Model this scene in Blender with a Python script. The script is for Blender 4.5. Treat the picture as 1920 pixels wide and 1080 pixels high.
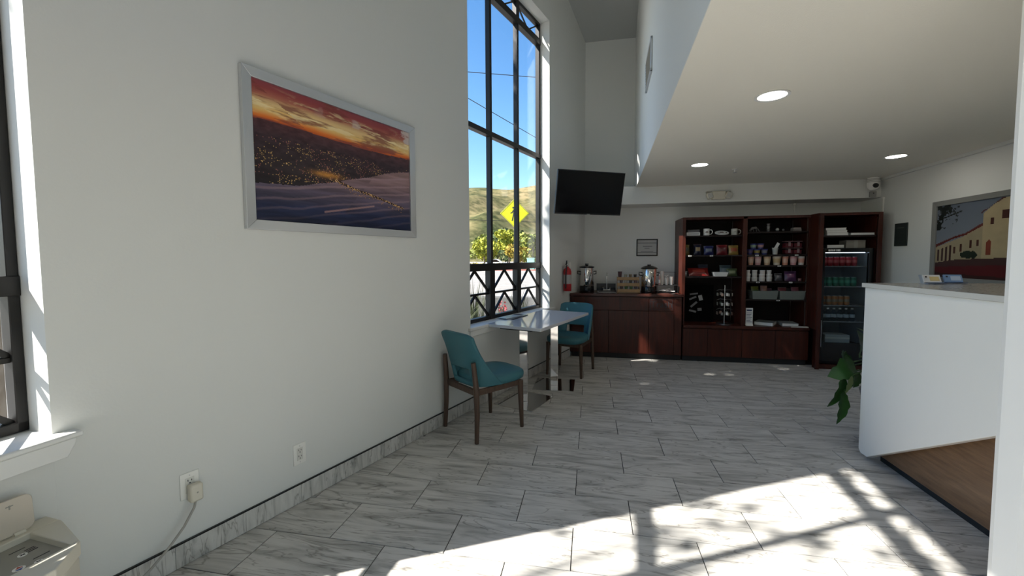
import bpy, bmesh, math, random
import numpy as np
from mathutils import Vector, Matrix
for o in list(bpy.data.objects): bpy.data.objects.remove(o)
SC = bpy.context.scene
COL = SC.collection
random.seed(7); rng = np.random.default_rng(7)
R = math.radians
sin, cos, pi = math.sin, math.cos, math.pi

# ------------------------------------------------------------------ camera
cam_d = bpy.data.cameras.new('camera'); cam = bpy.data.objects.new('camera', cam_d); COL.objects.link(cam)
yaw, pit, rol = R(-10.851), R(-3.207), R(-0.292)
fw = Vector((sin(yaw)*cos(pit), cos(yaw)*cos(pit), sin(pit)))
rt = Vector((cos(yaw), -sin(yaw), 0)); up = rt.cross(fw)
r2 = rt*cos(rol)+up*sin(rol); u2 = -rt*sin(rol)+up*cos(rol)
m = Matrix((r2, u2, -fw)).transposed().to_4x4(); m.translation = Vector((0.999, -2.425, 1.423))
cam.matrix_world = m
cam_d.sensor_width = 36; cam_d.lens = 772.654/1920*36; cam_d.shift_y = -13.25/1920
cam_d.clip_start = 0.02; cam_d.clip_end = 2000
SC.camera = cam

# ------------------------------------------------------------------ sky, sun, exposure
SUN_AZ = R(62.8)                       # the light travels towards this bearing (from +y to +x), 45 degrees down
sun_dir = Vector((sin(SUN_AZ), cos(SUN_AZ), -0.985)).normalized()
W = bpy.data.worlds.new('sky'); SC.world = W; W.use_nodes = True
wn_ = W.node_tree; wn_.nodes.clear()
wo = wn_.nodes.new('ShaderNodeOutputWorld'); bg = wn_.nodes.new('ShaderNodeBackground')
sky = wn_.nodes.new('ShaderNodeTexSky'); sky.sky_type = 'NISHITA'; sky.sun_disc = False
sky.sun_elevation = R(44.6); sky.sun_rotation = math.atan2(-sun_dir.x, -sun_dir.y)
sky.altitude = 0; sky.air_density = 1.1; sky.dust_density = 0.0; sky.ozone_density = 2.0
bg.inputs['Strength'].default_value = SKY_STRENGTH = 0.130
hs = wn_.nodes.new('ShaderNodeHueSaturation'); hs.inputs['Saturation'].default_value = 1.25
wn_.links.new(sky.outputs[0], hs.inputs['Color']); wn_.links.new(hs.outputs[0], bg.inputs[0]); wn_.links.new(bg.outputs[0], wo.inputs[0])
sun_d = bpy.data.lights.new('sun', 'SUN'); sun_d.energy = 7.1; sun_d.angle = R(0.6); sun_d.color = (1, .955, .88)
sun = bpy.data.objects.new('sun', sun_d); COL.objects.link(sun)
sun.rotation_euler = sun_dir.to_track_quat('-Z', 'Y').to_euler(); sun.location = (-20, -12, 22)
SC.view_settings.view_transform = 'Standard'; SC.view_settings.look = 'None'
SC.view_settings.exposure = 1.14; SC.view_settings.gamma = 1.0; SC.view_settings.use_curve_mapping = False
try:
    SC.cycles.max_bounces = 14; SC.cycles.diffuse_bounces = 9; SC.cycles.transparent_max_bounces = 24
    SC.cycles.sample_clamp_indirect = 6.0; SC.cycles.use_denoising = True
except Exception: pass

# ------------------------------------------------------------------ helpers
class MB:
    def __init__(s): s.v = []; s.f = []; s.m = []
    def add(s, vs, fs, mi=0):
        b = len(s.v); s.v += [tuple(map(float, p)) for p in vs]; s.f += [tuple(b+i for i in f) for f in fs]; s.m += [mi]*len(fs); return s
    def box(s, x0, x1, y0, y1, z0, z1, mi=0):
        return s.add([(x0,y0,z0),(x1,y0,z0),(x1,y1,z0),(x0,y1,z0),(x0,y0,z1),(x1,y0,z1),(x1,y1,z1),(x0,y1,z1)],
                     [(3,2,1,0),(4,5,6,7),(0,1,5,4),(1,2,6,5),(2,3,7,6),(3,0,4,7)], mi)
    def obox(s, c, size, M, mi=0):
        hx, hy, hz = [k/2 for k in size]
        pts = [Vector(c)+M @ Vector((a*hx, b*hy, d*hz)) for d in (-1,1) for a,b in ((-1,-1),(1,-1),(1,1),(-1,1))]
        return s.add(pts, [(3,2,1,0),(4,5,6,7),(0,1,5,4),(1,2,6,5),(2,3,7,6),(3,0,4,7)], mi)
    def prism(s, poly, z0, z1, ax='z', mi=0):
        n = len(poly)
        def P(a, b, c): return {'z':(a,b,c), 'x':(c,a,b), 'y':(a,c,b)}[ax]
        vs = [P(a,b,z0) for a,b in poly]+[P(a,b,z1) for a,b in poly]
        fs = [tuple(range(n-1,-1,-1)), tuple(range(n,2*n))]+[(i,(i+1)%n,n+(i+1)%n,n+i) for i in range(n)]
        if ax == 'y': fs = [tuple(reversed(f)) for f in fs]
        return s.add(vs, fs, mi)
    def bar(s, p0, p1, w, h, mi=0, upv=(0,0,1)):
        p0, p1 = Vector(p0), Vector(p1); d = (p1-p0); L = d.length; d.normalize()
        u = Vector(upv); 
        if abs(u.dot(d)) > .98: u = Vector((0,1,0))
        x = d.cross(u).normalized(); z = x.cross(d)
        M = Matrix((x, d, z)).transposed()
        return s.obox((p0+p1)/2, (w, L, h), M, mi)
    def cyl(s, p0, p1, r0, r1=None, n=16, mi=0, caps=True):
        if r1 is None: r1 = r0
        p0, p1 = Vector(p0), Vector(p1); d = (p1-p0).normalized()
        a = Vector((0,0,1)) if abs(d.z) < .9 else Vector((1,0,0))
        x = d.cross(a).normalized(); y = d.cross(x)
        vs = [p+(x*cos(2*pi*i/n)+y*sin(2*pi*i/n))*r for p, r in ((p0,r0),(p1,r1)) for i in range(n)]
        fs = [((i+1)%n, i, n+i, n+(i+1)%n) for i in range(n)]
        if caps: fs += [tuple(range(n)), tuple(range(2*n-1, n-1, -1))]
        return s.add(vs, fs, mi)
    def lathe(s, prof, n=20, c=(0,0,0), mi=0, caps=True):
        vs = [(c[0]+r*cos(2*pi*i/n), c[1]+r*sin(2*pi*i/n), c[2]+z) for r, z in prof for i in range(n)]
        fs = [(k*n+i, k*n+(i+1)%n, (k+1)*n+(i+1)%n, (k+1)*n+i) for k in range(len(prof)-1) for i in range(n)]
        if caps and prof[0][0] > 1e-5: fs.append(tuple(range(n-1,-1,-1)))
        if caps and prof[-1][0] > 1e-5: fs.append(tuple(range((len(prof)-1)*n, len(prof)*n)))
        return s.add(vs, fs, mi)
    def tube(s, pts, r, n=8, mi=0):
        pts = [Vector(p) for p in pts]; vs = []
        prev = None
        for i, p in enumerate(pts):
            d = (pts[min(i+1, len(pts)-1)]-pts[max(i-1, 0)]).normalized()
            a = prev if prev is not None else (Vector((0,0,1)) if abs(d.z) < .9 else Vector((1,0,0)))
            x = d.cross(a).normalized(); y = x.cross(d).normalized(); prev = y
            rr = r[i] if isinstance(r, (list, tuple)) else r
            vs += [p+(x*cos(2*pi*k/n)+y*sin(2*pi*k/n))*rr for k in range(n)]
        fs = [(j*n+(k+1)%n, j*n+k, (j+1)*n+k, (j+1)*n+(k+1)%n) for j in range(len(pts)-1) for k in range(n)]
        fs += [tuple(range(n)), tuple(range(len(pts)*n-1, (len(pts)-1)*n-1, -1))]
        return s.add(vs, fs, mi)
    def grid(s, P, mi=0, closed=False):
        a = len(P); b = len(P[0]); vs = [p for r in P for p in r]
        fs = [(i*b+j, i*b+(j+1)%b, (i+1)*b+(j+1)%b, (i+1)*b+j) for i in range(a-1) for j in range(b if closed else b-1)]
        return s.add(vs, fs, mi)
    def mesh(s, name, mats, smooth=None, fix=True):
        me = bpy.data.meshes.new(name); me.from_pydata(s.v, [], s.f)
        if not isinstance(mats, (list, tuple)): mats = [mats]
        for m_ in mats: me.materials.append(m_)
        for p, k in zip(me.polygons, s.m): p.material_index = k
        if fix:
            b = bmesh.new(); b.from_mesh(me); bmesh.ops.recalc_face_normals(b, faces=b.faces); b.to_mesh(me); b.free()
        if smooth is not None:
            for p in me.polygons: p.use_smooth = True
            me.set_sharp_from_angle(angle=R(smooth))
        me.update(); return me
    def build(s, name, mats, parent=None, smooth=None, bevel=0, loc=None, rot=None, seg=2, fix=True):
        o = bpy.data.objects.new(name, s.mesh(name, mats, smooth, fix)); COL.objects.link(o)
        if parent: o.parent = parent
        if loc is not None: o.location = loc
        if rot is not None: o.rotation_euler = rot
        if bevel:
            b = o.modifiers.new('bevel', 'BEVEL'); b.width = bevel; b.segments = seg; b.limit_method = 'ANGLE'; b.angle_limit = R(40)
            if smooth is None:
                for p in o.data.polygons: p.use_smooth = True
                o.data.set_sharp_from_angle(angle=R(35)); b.harden_normals = False
        return o
def tag(o, label=None, cat=None, group=None, kind=None):
    if label: o['label'] = label
    if cat: o['category'] = cat
    if group: o['group'] = group
    if kind: o['kind'] = kind
    return o
def thing(name, label, cat, loc=(0,0,0), rz=0, group=None, kind=None):
    o = bpy.data.objects.new(name, None); o.empty_display_size = .1; COL.objects.link(o)
    o.location = loc; o.rotation_euler = (0,0,rz); return tag(o, label, cat, group, kind)
def dup(root, loc, rz, label, group=None):
    r = root.copy(); COL.objects.link(r); r.location = loc; r.rotation_euler = (0,0,rz); r['label'] = label
    if group: r['group'] = group
    for ch in list(root.children):
        c = ch.copy(); COL.objects.link(c); c.parent = r
        for g in ch.children:
            d = g.copy(); COL.objects.link(d); d.parent = c
    return r
ORD = ['first','second','third','fourth','fifth','sixth','seventh','eighth','ninth','tenth']
def text_obj(name, body, size, mat, parent=None, loc=(0,0,0), rot=(0,0,0), depth=.0008):
    c = bpy.data.curves.new(name, 'FONT'); c.body = body; c.size = size; c.extrude = depth; c.align_x = 'CENTER'; c.align_y = 'CENTER'
    t = bpy.data.objects.new(name+'_c', c); COL.objects.link(t)
    me = bpy.data.meshes.new_from_object(t.evaluated_get(bpy.context.evaluated_depsgraph_get()))
    bpy.data.objects.remove(t); me.materials.clear(); me.materials.append(mat)
    o = bpy.data.objects.new(name, me); COL.objects.link(o); o.location = loc; o.rotation_euler = rot
    if parent: o.parent = parent
    return o

# ------------------------------------------------------------------ materials
def new_mat(name):
    m_ = bpy.data.materials.new(name); m_.use_nodes = True; nt = m_.node_tree
    return m_, nt, nt.nodes['Principled BSDF']
def N(nt, t, **kw):
    n = nt.nodes.new(t)
    for k, v in kw.items():
        if k in n.inputs: n.inputs[k].default_value = v
        else: setattr(n, k, v)
    return n
def ramp(nt, stops):
    r = nt.nodes.new('ShaderNodeValToRGB'); e = r.color_ramp.elements
    while len(e) < len(stops): e.new(.5)
    for k, (p, c) in enumerate(stops): e[k].position = p; e[k].color = (*c, 1)
    return r
def flat(name, col, rough=.6, metal=0, spec=.5, bump=0, bscale=200, var=0, vscale=6, emit=0, trans=0, coat=0):
    m_, nt, b = new_mat(name)
    b.inputs['Base Color'].default_value = (*col, 1); b.inputs['Roughness'].default_value = rough; b.inputs['Metallic'].default_value = metal
    b.inputs['Specular IOR Level'].default_value = spec
    if coat: b.inputs['Coat Weight'].default_value = coat; b.inputs['Coat Roughness'].default_value = .08
    if emit: b.inputs['Emission Color'].default_value = (*col, 1); b.inputs['Emission Strength'].default_value = emit
    if trans: b.inputs['Transmission Weight'].default_value = trans
    if var or bump:
        tc = N(nt, 'ShaderNodeTexCoord')
    if var:
        n = N(nt, 'ShaderNodeTexNoise', Scale=vscale, Detail=5.0); nt.links.new(tc.outputs['Object'], n.inputs['Vector'])
        r = ramp(nt, [(.3, tuple(max(0, c*(1-var)) for c in col)), (.7, tuple(min(1, c*(1+var)) for c in col))])
        nt.links.new(n.outputs['Fac'], r.inputs['Fac']); nt.links.new(r.outputs['Color'], b.inputs['Base Color'])
    if bump:
        n = N(nt, 'ShaderNodeTexNoise', Scale=bscale, Detail=3.0); nt.links.new(tc.outputs['Object'], n.inputs['Vector'])
        bp = N(nt, 'ShaderNodeBump', Strength=bump, Distance=.004); nt.links.new(n.outputs['Fac'], bp.inputs['Height'])
        nt.links.new(bp.outputs['Normal'], b.inputs['Normal'])
    return m_
def wood(name, c0, c1, rough=.4, scale=(14, 14, 1.1), spec=.4, coat=0):
    m_, nt, b = new_mat(name); tc = N(nt, 'ShaderNodeTexCoord'); mp = N(nt, 'ShaderNodeMapping'); mp.inputs['Scale'].default_value = scale
    oi = N(nt, 'ShaderNodeObjectInfo'); ad = N(nt, 'ShaderNodeVectorMath', operation='ADD'); ml = N(nt, 'ShaderNodeMath', operation='MULTIPLY'); ml.inputs[1].default_value = 19.0
    nt.links.new(oi.outputs['Random'], ml.inputs[0]); nt.links.new(tc.outputs['Object'], ad.inputs[0]); nt.links.new(ml.outputs[0], ad.inputs[1])
    nt.links.new(ad.outputs[0], mp.inputs['Vector'])
    n = N(nt, 'ShaderNodeTexNoise', Scale=2.2, Detail=7.0, Roughness=.62, Distortion=.5); nt.links.new(mp.outputs['Vector'], n.inputs['Vector'])
    r = ramp(nt, [(.28, c0), (.72, c1)]); nt.links.new(n.outputs['Fac'], r.inputs['Fac']); nt.links.new(r.outputs['Color'], b.inputs['Base Color'])
    b.inputs['Roughness'].default_value = rough; b.inputs['Specular IOR Level'].default_value = spec
    if coat: b.inputs['Coat Weight'].default_value = coat; b.inputs['Coat Roughness'].default_value = .15
    bp = N(nt, 'ShaderNodeBump', Strength=.12, Distance=.002); nt.links.new(n.outputs['Fac'], bp.inputs['Height']); nt.links.new(bp.outputs['Normal'], b.inputs['Normal'])
    return m_
def stone(name, scale=(1.1, 6.5, 6.5)):
    m_, nt, b = new_mat(name); tc = N(nt, 'ShaderNodeTexCoord'); oi = N(nt, 'ShaderNodeObjectInfo')
    ml = N(nt, 'ShaderNodeMath', operation='MULTIPLY'); ml.inputs[1].default_value = 41.0
    ad = N(nt, 'ShaderNodeVectorMath', operation='ADD'); mp = N(nt, 'ShaderNodeMapping'); mp.inputs['Scale'].default_value = scale
    nt.links.new(oi.outputs['Random'], ml.inputs[0]); nt.links.new(tc.outputs['Object'], ad.inputs[0]); nt.links.new(ml.outputs[0], ad.inputs[1]); nt.links.new(ad.outputs[0], mp.inputs['Vector'])
    n1 = N(nt, 'ShaderNodeTexNoise', Scale=1.7, Detail=5.0, Roughness=.56, Distortion=1.5); nt.links.new(mp.outputs['Vector'], n1.inputs['Vector'])
    n2 = N(nt, 'ShaderNodeTexNoise', Scale=.9, Detail=4.0, Roughness=.5, Distortion=2.4); nt.links.new(mp.outputs['Vector'], n2.inputs['Vector'])
    r1 = ramp(nt, [(.27, (.27,.26,.24)), (.42, (.455,.445,.42)), (.54, (.575,.56,.53)), (.72, (.65,.635,.60))]); nt.links.new(n1.outputs['Fac'], r1.inputs['Fac'])
    # thin veins where the second noise crosses one half
    s1 = N(nt, 'ShaderNodeMath', operation='SUBTRACT'); s1.inputs[1].default_value = .5; nt.links.new(n2.outputs['Fac'], s1.inputs[0])
    a1 = N(nt, 'ShaderNodeMath', operation='ABSOLUTE'); nt.links.new(s1.outputs[0], a1.inputs[0])
    r2_ = ramp(nt, [(0, (.45,.435,.415)), (.018, (1,1,1))]); nt.links.new(a1.outputs[0], r2_.inputs['Fac'])
    mx = N(nt, 'ShaderNodeMix', data_type='RGBA', blend_type='MULTIPLY'); mx.inputs[0].default_value = .8
    nt.links.new(r1.outputs['Color'], mx.inputs[6]); nt.links.new(r2_.outputs['Color'], mx.inputs[7])
    nt.links.new(mx.outputs[2], b.inputs['Base Color']); b.inputs['Roughness'].default_value = .42; b.inputs['Specular IOR Level'].default_value = .35
    return m_
def glass(name, tint=(1,1,1), refl=.9):
    m_ = bpy.data.materials.new(name); m_.use_nodes = True; nt = m_.node_tree; nt.nodes.clear()
    o = N(nt, 'ShaderNodeOutputMaterial'); t = N(nt, 'ShaderNodeBsdfTransparent'); t.inputs[0].default_value = (*tint, 1)
    g = N(nt, 'ShaderNodeBsdfGlossy'); g.inputs['Roughness'].default_value = .01; g.inputs['Color'].default_value = (refl,refl,refl,1)
    lw_ = N(nt, 'ShaderNodeLayerWeight', Blend=.5); pw = N(nt, 'ShaderNodeMath', operation='POWER'); pw.inputs[1].default_value = 5.0
    ma = N(nt, 'ShaderNodeMath', operation='MULTIPLY_ADD'); ma.inputs[1].default_value = .55; ma.inputs[2].default_value = .025; mx = N(nt, 'ShaderNodeMixShader')
    nt.links.new(lw_.outputs['Facing'], pw.inputs[0]); nt.links.new(pw.outputs[0], ma.inputs[0]); nt.links.new(ma.outputs[0], mx.inputs[0]); nt.links.new(t.outputs[0], mx.inputs[1]); nt.links.new(g.outputs[0], mx.inputs[2]); nt.links.new(mx.outputs[0], o.inputs[0])
    return m_
def vcol(name, rough=.35, coat=0):
    m_, nt, b = new_mat(name); a = N(nt, 'ShaderNodeAttribute', attribute_name='print'); nt.links.new(a.outputs['Color'], b.inputs['Base Color'])
    b.inputs['Roughness'].default_value = rough; b.inputs['Specular IOR Level'].default_value = .3
    return m_
M = dict(
    wall=flat('wall_paint', (.690,.696,.672), .75, spec=.25, bump=.10, bscale=90),
    lobby=flat('lobby_paint', (.80,.79,.76), .75, spec=.25),
    white=flat('white_paint', (.74,.74,.72), .5, bump=.05, bscale=60),
    ceil=flat('ceiling_paint', (.82,.795,.715), .85, spec=.2, bump=.35, bscale=160),
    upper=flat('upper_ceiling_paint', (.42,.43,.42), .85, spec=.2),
    grout=flat('grout', (.055,.055,.052), .9), tile=stone('floor_tile'), base_tile=stone('base_tile', (6.5, 8.0, 1.6)),
    bronze=flat('dark_bronze', (.010,.009,.008), .45, spec=.35), glass=glass('clear_glass'),
    cherry=wood('cherry_veneer', (.027,.0055,.0032), (.075,.0155,.0080), .38), cherry_shaded=wood('cherry_inside_shaded', (.005,.002,.0015), (.012,.0035,.003), .6),  # inside copy of the veneer has the shelf shade put into its colour
    black=flat('matte_black', (.010,.010,.011), .55), gblack=flat('gloss_black', (.006,.006,.007), .18), kick=flat('kick_plate', (.016,.018,.020), .6),
    chrome=flat('polished_steel', (.72,.70,.68), .06, metal=1), steel=flat('brushed_steel', (.55,.55,.54), .28, metal=1), alu=flat('brushed_aluminium', (.62,.63,.64), .38, metal=.85),
    teal=flat('teal_vinyl', (.040,.150,.182), .5, spec=.4, bump=.08, bscale=300), walnut=wood('walnut_legs', (.045,.026,.017), (.11,.066,.045), .45, (30,30,2)),
    laminate=flat('table_laminate', (.62,.64,.68), .10, spec=.6), desk=flat('desk_white', (.85,.835,.79), .45, spec=.35), deskwood=wood('desk_wood', (.14,.078,.042), (.25,.148,.082), .35, (2,2.2,26)),
    quartz=flat('desk_top', (.33,.32,.29), .22, var=.25, vscale=60), ivory=flat('ivory_plastic', (.66,.62,.52), .5), ivory_d=flat('ivory_dark', (.30,.29,.25), .5),
    plastic=flat('white_plastic', (.80,.79,.75), .4), cord=flat('grey_cord', (.34,.33,.30), .5), red=flat('red_enamel', (.42,.012,.016), .3), paper=flat('paper', (.70,.70,.68), .7),
    ink=flat('ink', (.03,.03,.035), .7), tan=flat('cardboard_wood', (.36,.22,.10), .6, var=.15, vscale=12), lamp=flat('lamp_disc', (1,.97,.90), .5, emit=9.0))

# ------------------------------------------------------------------ setting: frames of reference of the walls
TH = R(19.525)
LW = Vector((-0.507*cos(TH), 0.507*sin(TH), 0))            # a point on the long left wall's face; local x into the room, y along the wall
NB = Vector((-0.986, -1.263, 0)); TN = R(5.0)               # the wall bends here towards the camera
def lw(n, s, z): return Vector((LW.x+n*cos(TH)+s*sin(TH), LW.y-n*sin(TH)+s*cos(TH), z))
def nw(n, s, z): return Vector((NB.x+n*cos(TN)+s*sin(TN), NB.y-n*sin(TN)+s*cos(TN), z))
ZT = 6.3; Y0 = -6.2; YB = 4.06

def wall_with_hole(name, label, org, rz, y0, y1, holes, z1=ZT, t=.19, z0=-.3):
    b = MB(); ys = y0
    for (a, c, za, zb) in holes:
        b.box(-t, 0, ys, a, z0, z1); b.box(-t, 0, a, c, z0, za); b.box(-t, 0, a, c, zb, z1); ys = c
    b.box(-t, 0, ys, y1, z0, z1)
    o = b.build(name, M['wall'], loc=org, rot=(0,0,rz)); return tag(o, label, 'wall', kind='structure')
ZA, ZB = 0.775, 4.36
WL = wall_with_hole('wall_left', 'pale grey painted wall with the sunset picture and the tall window', LW, -TH, -1.52, 4.40, [(1.135, 2.855, ZA-.03, ZB)])
WN = wall_with_hole('wall_left_near', 'pale grey wall holding the window at the left edge', NB, -TN, -5.2, 0, [(-4.9,-1.95,.02,ZB), (-1.735,-.0005,ZA-.03,ZB)])

p1_, p2_ = nw(-.19,-.0005,0), lw(-.19,-1.52,0)
tag(MB().prism([(NB.x,NB.y),(p2_.x,p2_.y),(p1_.x,p1_.y)], -.3, ZT).build('wall_corner', M['wall']), 'corner post between the two left walls', 'wall', kind='structure')
def window(name, label, org, rz, s0, s1, full=True):
    w = thing(name, label, 'window', org, rz, kind='structure'); bz = M['bronze']
    xf = -.155; d = .028
    def bx(nm, a, c, za, zb, dd=d): return MB().box(xf-dd, xf+dd, a, c, za, zb).build(nm, bz, w, bevel=.003)
    bx('stile', s0, s0+.032, ZA, ZB); bx('stile', s1-.032, s1, ZA, ZB)
    bx('bottom_rail', s0, s1, ZA, ZA+.038); bx('head_rail', s0, s1, ZB-.035, ZB)
    bx('lower_rail', s0, s1, 1.29, 1.365, .036); bx('transom', s0, s1, 2.685, 2.735, .034); bx('transom', s0, s1, 4.09, 4.165, .034)
    p = (s1-s0)/3; mull = [s0+p, s0+2*p]
    for k in mull:
        bx('mullion', k-.045, k+.045, ZA, 1.29, .034); bx('mullion', k-.018, k+.018, 1.365, 2.685); bx('mullion', k-.018, k+.018, 2.735, 4.09); bx('mullion', k-.035, k+.035, 4.165, ZB)
    bx('mid_bar', s0, s1, 1.040, 1.062, .012)
    e = [s0, *mull, s1]
    for k in range(3):
        a, c = e[k]+.03, e[k+1]-.03; m_ = (a+c)/2
        for (za, zb) in ((ZA+.03, 1.04), (1.062, 1.29)):
            b = MB()
            for q in (a, c): b.bar((xf, q, za), (xf, m_, zb), .018, .022)
            b.build('truss_bar', bz, w)
        b = MB()
        for q in (a, c): b.bar((xf, q, ZB-.03), (xf, m_, 4.165), .014, .016)
        b.build('truss_bar', bz, w)
        for (za, zb) in ((ZA+.02,1.30),(1.36,2.69),(2.73,4.10),(4.16,ZB-.02)):
            MB().box(xf-.004, xf+.004, e[k]+.01, e[k+1]-.01, za, zb).build('pane', M['glass'], w)
    return w
w1 = window('window_1', 'tall dark-framed window with lattice panes beside the table', LW, -TH, 1.135, 2.855)
w2 = window('window_2', 'dark-framed window cut by the left edge of the photo', NB, -TN, -1.735, -.002)
w3 = thing('added_glazing_left', 'added unseen glazing behind the camera that lets in sun', 'window', NB, -TN, kind='structure')  # invented glazing out of view, added to bring more sun into the room
b = MB()
for y in (-4.9,-3.94,-2.98,-2.0): b.box(-.18,-.13,y,y+.05,.02,ZB)
b.box(-.18,-.13,-4.9,-1.95,2.2,2.26); b.build('frame', M['bronze'], w3)
for y in (-4.85,-3.89,-2.93): MB().box(-.159,-.151,y,y+.91,.02,ZB).build('pane', M['glass'], w3)
MB().box(-.19, .028, 1.10, 2.99, ZA-.03, ZA).build('sill', M['white'], w1, bevel=.006)
MB().box(.002, .016, 1.12, 2.96, ZA-.085, ZA-.03).build('sill_apron', M['white'], w1, bevel=.004)
MB().box(-.19, .065, -1.82, .060, ZA-.026, ZA-.004).build('sill', M['white'], w2, bevel=.006)
MB().prism([(-1.78,ZA-.026),(.040,ZA-.026),(.036,ZA-.05),(.012,ZA-.092),(-1.78,ZA-.092)], .002, .058, 'x').build('sill_apron', M['white'], w2, bevel=.003)

# back wall, bulkhead, right walls, blue-lit upper wall, ceilings
def struct(name, b, mat, label, cat, **k): return tag(b.build(name, mat, **k), label, cat, kind='structure')
struct('wall_back', MB().box(.5, 5.2, YB, YB+.2, -.3, 5.2), M['wall'], 'grey back wall behind the coffee counter and shelves', 'wall')
struct('wall_bulkhead', MB().prism([(.76,3.63),(4.63,3.63),(4.63,YB),(.91,YB)], 2.165, 2.415), M['wall'], 'grey bulkhead running above the shelves', 'wall')
struct('wall_right', MB().prism([(4.63,4.2),(4.36,-1.0),(4.6,-1.0),(4.85,4.2)], -.3, 2.6), M['wall'], 'grey right wall with the framed church picture', 'wall')
struct('wall_right_near', MB().prism([(2.296,-.842),(2.290,-.862),(2.304,-.922),(2.318,-.935),(5.2,-.935),(5.2,-.842)], -.3, 2.6), M['lobby'], 'white wall end at the right edge of the photo', 'wall')
struct('wall_upper', MB().prism([(1.225,Y0),(1.6295,YB),(1.79,YB),(1.385,Y0)], 2.403, ZT), M['wall'], 'tall upper wall above the edge of the lower ceiling', 'wall')
struct('ceiling', MB().prism([(1.2275,Y0),(1.616,3.66),(4.7,3.66),(5.3,-.9),(5.3,Y0)], 2.40, 2.62), M['ceil'], 'cream textured lower ceiling with round downlights', 'ceiling')
def slab(poly, zf, t):
    n = len(poly); b = MB(); vs = [(x, y, zf(x, y)) for x, y in poly]+[(x, y, zf(x, y)+t) for x, y in poly]
    return b.add(vs, [tuple(range(n)), tuple(range(n, 2*n))]+[(i, (i+1) % n, n+(i+1) % n, n+i) for i in range(n)])
A_, B_ = lw(-.2, 4.3, 0), lw(-.2, 0.15, 0)
b = slab([(A_.x, A_.y), (1.8, A_.y), (1.8, .26), (lw(-.2,.10,0).x, .26)], lambda x, y: 4.648+.435*(YB-y), .2)
b.add(*(lambda q: (q.v, q.f))(slab([(lw(-.2,.10,0).x,.26), (1.8,.26), (1.8,Y0), (-1.7,Y0), (-1.2,-1.25)], lambda x, y: 6.30, .2)))
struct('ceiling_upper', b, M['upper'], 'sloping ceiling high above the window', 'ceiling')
struct('trim_1', MB().bar((4.585,3.63,2.385), (4.365,-.6,2.385), .03, .03), M['wall'], 'thin moulding along the top of the right wall', 'trim')
b = MB(); b.box(5.2, 5.4, Y0, -5.9, -.3, 2.7).box(5.2, 5.4, -1.2, -.84, -.3, 2.7).box(5.2, 5.4, -5.9, -1.2, -.3, .02).box(5.2, 5.4, -5.9, -1.2, 2.36, 2.7)
struct('wall_lobby', b, M['lobby'], 'lobby wall behind the camera', 'wall')
w4 = thing('added_glazing_right', 'added unseen glazing behind the camera at the right that lets in skylight', 'window', (5.3,0,0), 0, kind='structure')  # invented glazing out of view, added for skylight on the near surfaces
b = MB()
for y in (-5.9,-4.75,-3.6,-2.42,-1.25): b.box(-.03, .03, y, y+.05, .02, 2.36)
b.build('frame', M['bronze'], w4)
for y in (-5.85,-4.7,-3.55,-2.37): MB().box(-.004, .004, y, y+1.1, .02, 2.36).build('pane', M['glass'], w4)
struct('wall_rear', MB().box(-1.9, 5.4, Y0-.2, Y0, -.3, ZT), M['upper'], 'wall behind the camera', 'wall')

# floor: grout bed and tiles laid half a tile over from row to row
FL = struct('floor', MB().box(-2.2, 5.5, Y0-.2, 4.3, -.06, -.004), M['grout'], 'floor of grey veined stone tiles in staggered rows', 'floor')
U = .305
def clip(poly, n, d):
    out = []
    for i in range(len(poly)):
        p, q = poly[i], poly[(i+1) % len(poly)]; a = p[0]*n[0]+p[1]*n[1]-d; c = q[0]*n[0]+q[1]*n[1]-d
        if a >= 0: out.append(p)
        if (a >= 0) != (c >= 0): t = a/(a-c); out.append((p[0]+(q[0]-p[0])*t, p[1]+(q[1]-p[1])*t))
    return out
HALF = [((cos(TH), -sin(TH)), -.5055), ((cos(TN), -sin(TN)), NB.x*cos(TN)-NB.y*sin(TN)+.001), ((0,-1), -3.56), ((-1,0), -4.68)]
def tile_mesh(b, poly, cx, cy):
    g = .0024; n = len(poly)
    mx_, my_ = sum(p[0] for p in poly)/n, sum(p[1] for p in poly)/n
    def off(p, e):
        return (p[0]-math.copysign(min(e, abs(p[0]-mx_)), p[0]-mx_)-cx, p[1]-math.copysign(min(e, abs(p[1]-my_)), p[1]-my_)-cy)
    lo = [off(p, g) for p in poly]; hi = [off(p, g+.0012) for p in poly]
    vs = [(*p, -.006) for p in lo]+[(*p, -.001) for p in lo]+[(*p, 0) for p in hi]
    fs = [(i,(i+1)%n,n+(i+1)%n,n+i) for i in range(n)]+[(n+i,n+(i+1)%n,2*n+(i+1)%n,2*n+i) for i in range(n)]+[tuple(range(2*n,3*n))]
    b.add(vs, fs)
full_mesh = None; far = MB()
for v in range(-20, 12):
    for u in range(-8, 17):
        if (u+v) % 2 == 0: continue            # joints alternate
        x0, y0 = u*U, v*U; poly = [(x0,y0),(x0+2*U,y0),(x0+2*U,y0+U),(x0,y0+U)]; cx, cy = x0+U, y0+U/2
        c = poly
        for n_, d_ in HALF: c = clip(c, n_, d_) if c else c
        if len(c) < 3: continue
        ar = abs(sum(c[i][0]*c[(i+1)%len(c)][1]-c[(i+1)%len(c)][0]*c[i][1] for i in range(len(c))))/2
        if ar < .0004: continue
        if v < -5: tile_mesh(far, c, 0, 0); continue
        if ar > 2*U*U-1e-4:
            if full_mesh is None: b = MB(); tile_mesh(b, poly, cx, cy); full_mesh = b.mesh('tile', M['tile'], fix=False)
            me = full_mesh
        else: b = MB(); tile_mesh(b, c, cx, cy); me = b.mesh('tile', M['tile'], fix=False)
        o = bpy.data.objects.new('tile', me); COL.objects.link(o); o.location = (cx, cy, 0); o.parent = FL
o = far.build('tile_field', M['tile'], FL, fix=False); o['kind'] = 'stuff'

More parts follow.
